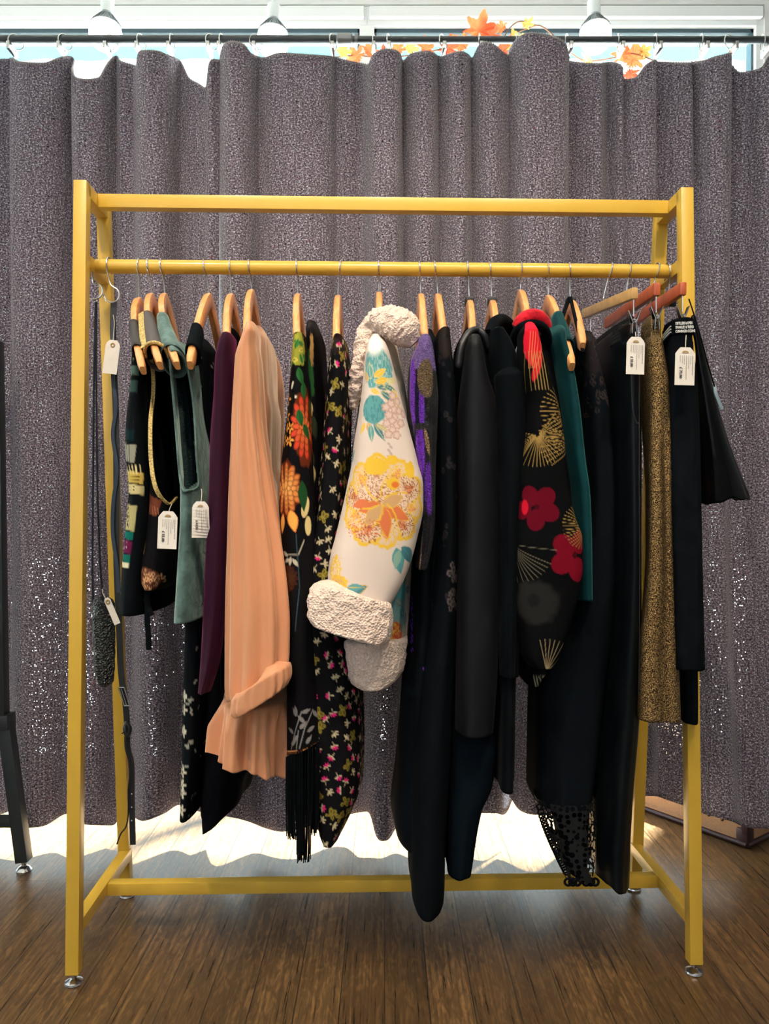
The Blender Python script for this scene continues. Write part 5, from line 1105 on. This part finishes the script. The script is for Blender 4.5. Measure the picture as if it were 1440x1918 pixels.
# ------------------------------------------------------------------ price tags
def tag(corners, D, label, eye=True, price=None, string=None, bend=0, seed=0):
    """card tag: corners TL, TR, BR, BL in the photo"""
    tl, tr, br, bl = [W(x, y, D) for x, y in corners]; w = (tr - tl).length; hgt = ((bl - tl).length + (br - tr).length) / 2
    ux = ((tr - tl) + (br - bl)).normalized(); uz = ((tl - bl) + (tr - br)).normalized(); uz = (uz - uz.dot(ux) * ux).normalized(); uy = uz.cross(ux)
    c = (tl + tr) / 2; M = Matrix((ux, uy, uz)).transposed().to_4x4(); M.translation = c
    r = empty('price_tag', c, label, 'price tag', 'card price tags')
    def B(x, z): return M @ Vector((x, bend * (z / hgt) ** 2 * .02 * (x / w + .5), z))
    N = 12; ch = w * .28; g = MB(); vs = []
    for sgn in (0, 1):
        for i in range(N + 1):
            z = -hgt * i / N; e = w / 2 - max(0, ch + z) * .9
            for x in (-e, e): vs.append(B(x, z) + uy * (.0006 if sgn else 0))
    n2 = 2 * (N + 1); fs = []
    for i in range(N):
        a = 2 * i; fs += [(a, a + 2, a + 3, a + 1), (n2 + a, n2 + a + 1, n2 + a + 3, n2 + a + 2), (a, n2 + a, n2 + a + 2, a + 2), (a + 1, a + 3, n2 + a + 3, n2 + a + 1)]
    fs += [(0, 1, n2 + 1, n2), (2 * N, n2 + 2 * N, n2 + 2 * N + 1, 2 * N + 1)]
    g.add(vs, fs).build('card', M_tag, r, smooth=False)
    off = -uy * (.0007 if uy.y > 0 else -.0007)
    if eye == 'ring':
        e = B(0, -.15 * hgt) + off
        MB().tube([e + .0036 * (math.cos(a) * ux + math.sin(a) * uz) for a in np.linspace(0, 2 * math.pi, 18)], .0012, 6).build('eyelet', M_eye, r)
    elif eye:
        e = -.155 * hgt; a = np.linspace(0, math.pi, 14); vs = [B(w * .17 * math.cos(k), e + w * .13 * math.sin(k)) + off for k in a]
        MB().add(vs, [tuple(range(len(vs)))]).build('hole_patch', M_eye, r, smooth=False)
        q = random.Random(seed); g = MB()                        # faint printed lines, running down the card
        for col, (x, ln) in enumerate(((.36, .50), (.27, .24), (.17, .34), (.06, .62), (-.04, .22), (-.13, .18), (-.24, .16))):
            z = -.22 * hgt
            end = z - ln * hgt
            while z > end:
                l = q.uniform(.012, .05) * hgt; hw = w * (.020 if col == 0 else .014); x0 = x * w * 1.05
                g.add([B(x0 - hw, z) + off, B(x0 - hw, z - l) + off, B(x0 + hw, z - l) + off, B(x0 + hw, z) + off], [(0, 1, 2, 3)]); z -= l + .009 * hgt
        g.build('small_print', M_print, r, smooth=False)
    if price:
        T = Matrix.Translation(B(-.27 * w, -.52 * hgt) + off) @ Matrix((ux, uy, uz)).transposed().to_4x4() @ FACE @ Matrix.Rotation(-math.pi / 2, 4, 'Z')
        link('price', merge([text(price, w * .19, T, None, None, bold=.00015)]), M_ink, r, smooth=False)
    if string: MB().tube(smooth_path([B(0, -.13 * hgt) + off] + [W(*s) for s in string]), .0008, 5).build('string', M_string, r)
    return r
tag([(199, 636), (226, 638), (227, 703), (198, 698)], 1.55, 'blank cream price tag tied to the belt beside the left post', 'ring', None, [(213, 622, 1.555), (214, 604, 1.56), (212, 590, 1.565)])
tag([(297, 957), (333, 958), (329, 1029), (292, 1027)], 1.375, 'price tag on the black gold-trimmed vest, in front of the sage tunic', True, '£ 55.00', [(318, 952, 1.39), (322, 944, 1.40)], seed=1)
tag([(360, 938), (391, 940), (390, 1007), (361, 1008)], 1.385, 'curled price tag between the sage tunic and the plum velvet dress', True, '£ 45.00', [(378, 926, 1.40), (377, 916, 1.41)], bend=1, seed=2)
tag([(1174, 630), (1208, 632), (1206, 701), (1168, 701)], 1.375, 'price tag on the waistband of the black leather trousers', True, '£ 55.00', [(1190, 622, 1.40)], seed=3)
tag([(1265, 650), (1302, 651), (1301, 722), (1263, 721)], 1.375, 'price tag on the black trousers with lettered waistband', True, '£ 75.00', [(1284, 640, 1.39), (1285, 628, 1.40)], seed=4)
tag([(193, 1120), (205, 1120), (212, 1168), (203, 1177)], 1.555, 'small grey tag on the beaded pouch', 'ring', None, [(193, 1112, 1.57), (192, 1104, 1.58)])

# ------------------------------------------------------------------ suitcase under the curtain
M_case = mat('tan_canvas', lin(186, 140, 100), .7, vary=(300, .15), bump=('noise', 700, .3, .001))
M_edge = mat('maroon_leather', lin(52, 22, 26), .45)
sc = empty('suitcase', (.85, 2.3, 0), 'old tan canvas suitcase with dark leather edges under the right curtain', 'suitcase')
A0 = Vector((.975, 2.085, 0)); da = Vector((-.59, .807, 0)).normalized(); db = Vector((.807, .59, 0)); LA, LB, HC = .62, .42, .125
M = Matrix((da, db, Vector((0, 0, 1)))).transposed().to_4x4(); M.translation = A0
if M.determinant() < 0: pass
MB().box((0, 0, .004), (LA, LB, HC), .006, M).build('body', M_case, sc)
MB().box((-.004, -.004, HC), (LA + .004, LB + .004, HC + .045), .008, M).build('lid', M_case, sc)
g = MB()
for z in (.0085,):
    g.tube([M @ Vector(q) for q in ((-.002, LB, z), (-.002, -.002, z), (LA, -.002, z))][0:2], .0075, 8).tube([M @ Vector(q) for q in ((-.002, -.002, z), (LA, -.002, z))], .0075, 8)
g.tube([M @ Vector((-.003, -.003, HC)), M @ Vector((LA, -.003, HC))], .006, 8).tube([M @ Vector((-.003, -.003, HC)), M @ Vector((-.003, LB, HC))], .006, 8)
g.build('edge_binding', M_edge, sc)
g = MB()
for k in range(60): g.tube([M @ Vector((.02 + k * .01, -.0045, .027)), M @ Vector((.025 + k * .01, -.0045, .027))], .0008, 5)
g.build('stitching', M_stitch, sc)
g = MB().box((-.006, -.006, .006), (.028, .03, .05), .006, M).box((-.006, -.006, .03), (.014, .014, .12), .005, M); g.build('corner_guard', M_edge, sc)
for x, z in ((.25, .062), (.11, .055), (.07, .055), (.36, .066), (.45, .066)): MB().lathe([(.0001, .004), (.003, .0035), (.005, .001), (.005, 0)], M @ Vector((x, -.0005, z)), 14, -db).build('stud', mat('aged_brass', lin(110, 86, 50), .4, .8), sc)
MB().lathe([(.0001, .005), (.006, .004), (.008, .001), (.008, 0)], M @ Vector((-.0055, .035, .062)), 14, -da).build('rivet', mat('dull_steel', (.25, .25, .22), .4, .8), sc)

# ------------------------------------------------------------------ black stand at the left edge
st = empty('metal_stand', W(-60, 1630, 1.94), 'black steel stand with a splayed leg cut off by the left edge', 'stand')
d = 1.94; T_ = .031
def SP(px, py, D=d): return W(px, py, D)
foot = SP(45, 1612); top = SP(9, 1340)
mir = lambda v, cx: Vector((2 * cx - v.x, v.y, v.z))
xc = SP(9, 1340).x - .55
for f in (lambda v: v, lambda v: mir(v, xc)):
    MB().beam(f(foot), f(top), T_, T_, (0, 1, 0)).build('lower_leg', M_blacksteel, st)
    MB().beam(f(SP(0, 1345)), f(SP(-10, 640)), .035, .03, (0, 1, 0)).build('post', M_blacksteel, st)
    MB().beam(f(SP(-20, 1352)), f(SP(22, 1350)), .045, .036, (0, 0, 1)).build('bracket', M_blacksteel, st)
    b = f(foot); MB().lathe([(0, -.028), (.018, -.028), (.019, -.022), (.012, -.014), (.006, -.012), (.006, .004)], b, 20).build('foot', M_chrome, st)
a = SP(32, 1538); MB().beam(a, mir(a, xc), .026, .024, (0, 0, 1)).build('brace', M_blacksteel, st)
a = SP(-4, 660); MB().beam(a, mir(a, xc), .03, .03, (0, 0, 1)).build('top_bar', M_blacksteel, st)

# ------------------------------------------------------------------ light
def light(name, typ, loc, target, power, col, **kw):
    l = bpy.data.lights.new(name, typ); l.energy = power; l.color = col
    for k, v in kw.items(): setattr(l, k, v)
    o = bpy.data.objects.new(name, l); C.objects.link(o); o.location = loc
    o.rotation_euler = (Vector(target) - Vector(loc)).to_track_quat('-Z', 'Y').to_euler(); return o
sun = light('sun', 'SUN', (2.4, 5, 8.2), (.0, 2.3, 0), 130, (.94, .98, 1), angle=.05)
warm = (1, .84, .64)
for x, tx in ((-.75, -.5), (.05, .0), (.8, .55)):
    light('ceiling_spot', 'SPOT', (x, .15, 2.95), (tx, 1.55, 1.42), 92, warm, spot_size=math.radians(58), spot_blend=.9, shadow_soft_size=.05)
light('rear_fill', 'AREA', (-1.5, -2.5, 1.9), (0, 2, 1.2), 41, (.84, .91, 1), shape='RECTANGLE', size=4.5, size_y=2.2)  # soft cool fill added behind the camera; that wall has no window
light('ceiling_panel', 'AREA', (0, -.3, 3.0), (0, .4, 0), 16, (1, .95, .88), shape='RECTANGLE', size=3, size_y=.8)
for x, y, p in ((-.25, .95, 14), (.55, .95, 8)): light('floor_spot', 'SPOT', (x, .3, 2.95), (x, y + .2, 0), p * 5, warm, spot_size=math.radians(34), spot_blend=.8, shadow_soft_size=.04)

w = bpy.data.worlds.new('bright_day'); bpy.context.scene.world = w; w.use_nodes = True
bg = w.node_tree.nodes['Background']; bg.inputs[0].default_value = (.88, .97, 1, 1); bg.inputs[1].default_value = 3

cam = bpy.data.cameras.new('camera'); co = bpy.data.objects.new('camera', cam); C.objects.link(co)
co.location = (0, 0, CZ); co.rotation_euler = (math.pi / 2, 0, 0); cam.sensor_fit = 'HORIZONTAL'; cam.sensor_width = 36; cam.lens = 36 * F / 1440; cam.clip_start = .02
S_ = bpy.context.scene; S_.camera = co
S_.view_settings.view_transform = 'Standard'; S_.view_settings.look = 'None'; S_.view_settings.gamma = 1; S_.view_settings.exposure = 0; S_.view_settings.use_curve_mapping = False
S_.cycles.use_denoising = True; S_.cycles.max_bounces = 8; S_.cycles.transparent_max_bounces = 12; S_.cycles.sample_clamp_indirect = 6
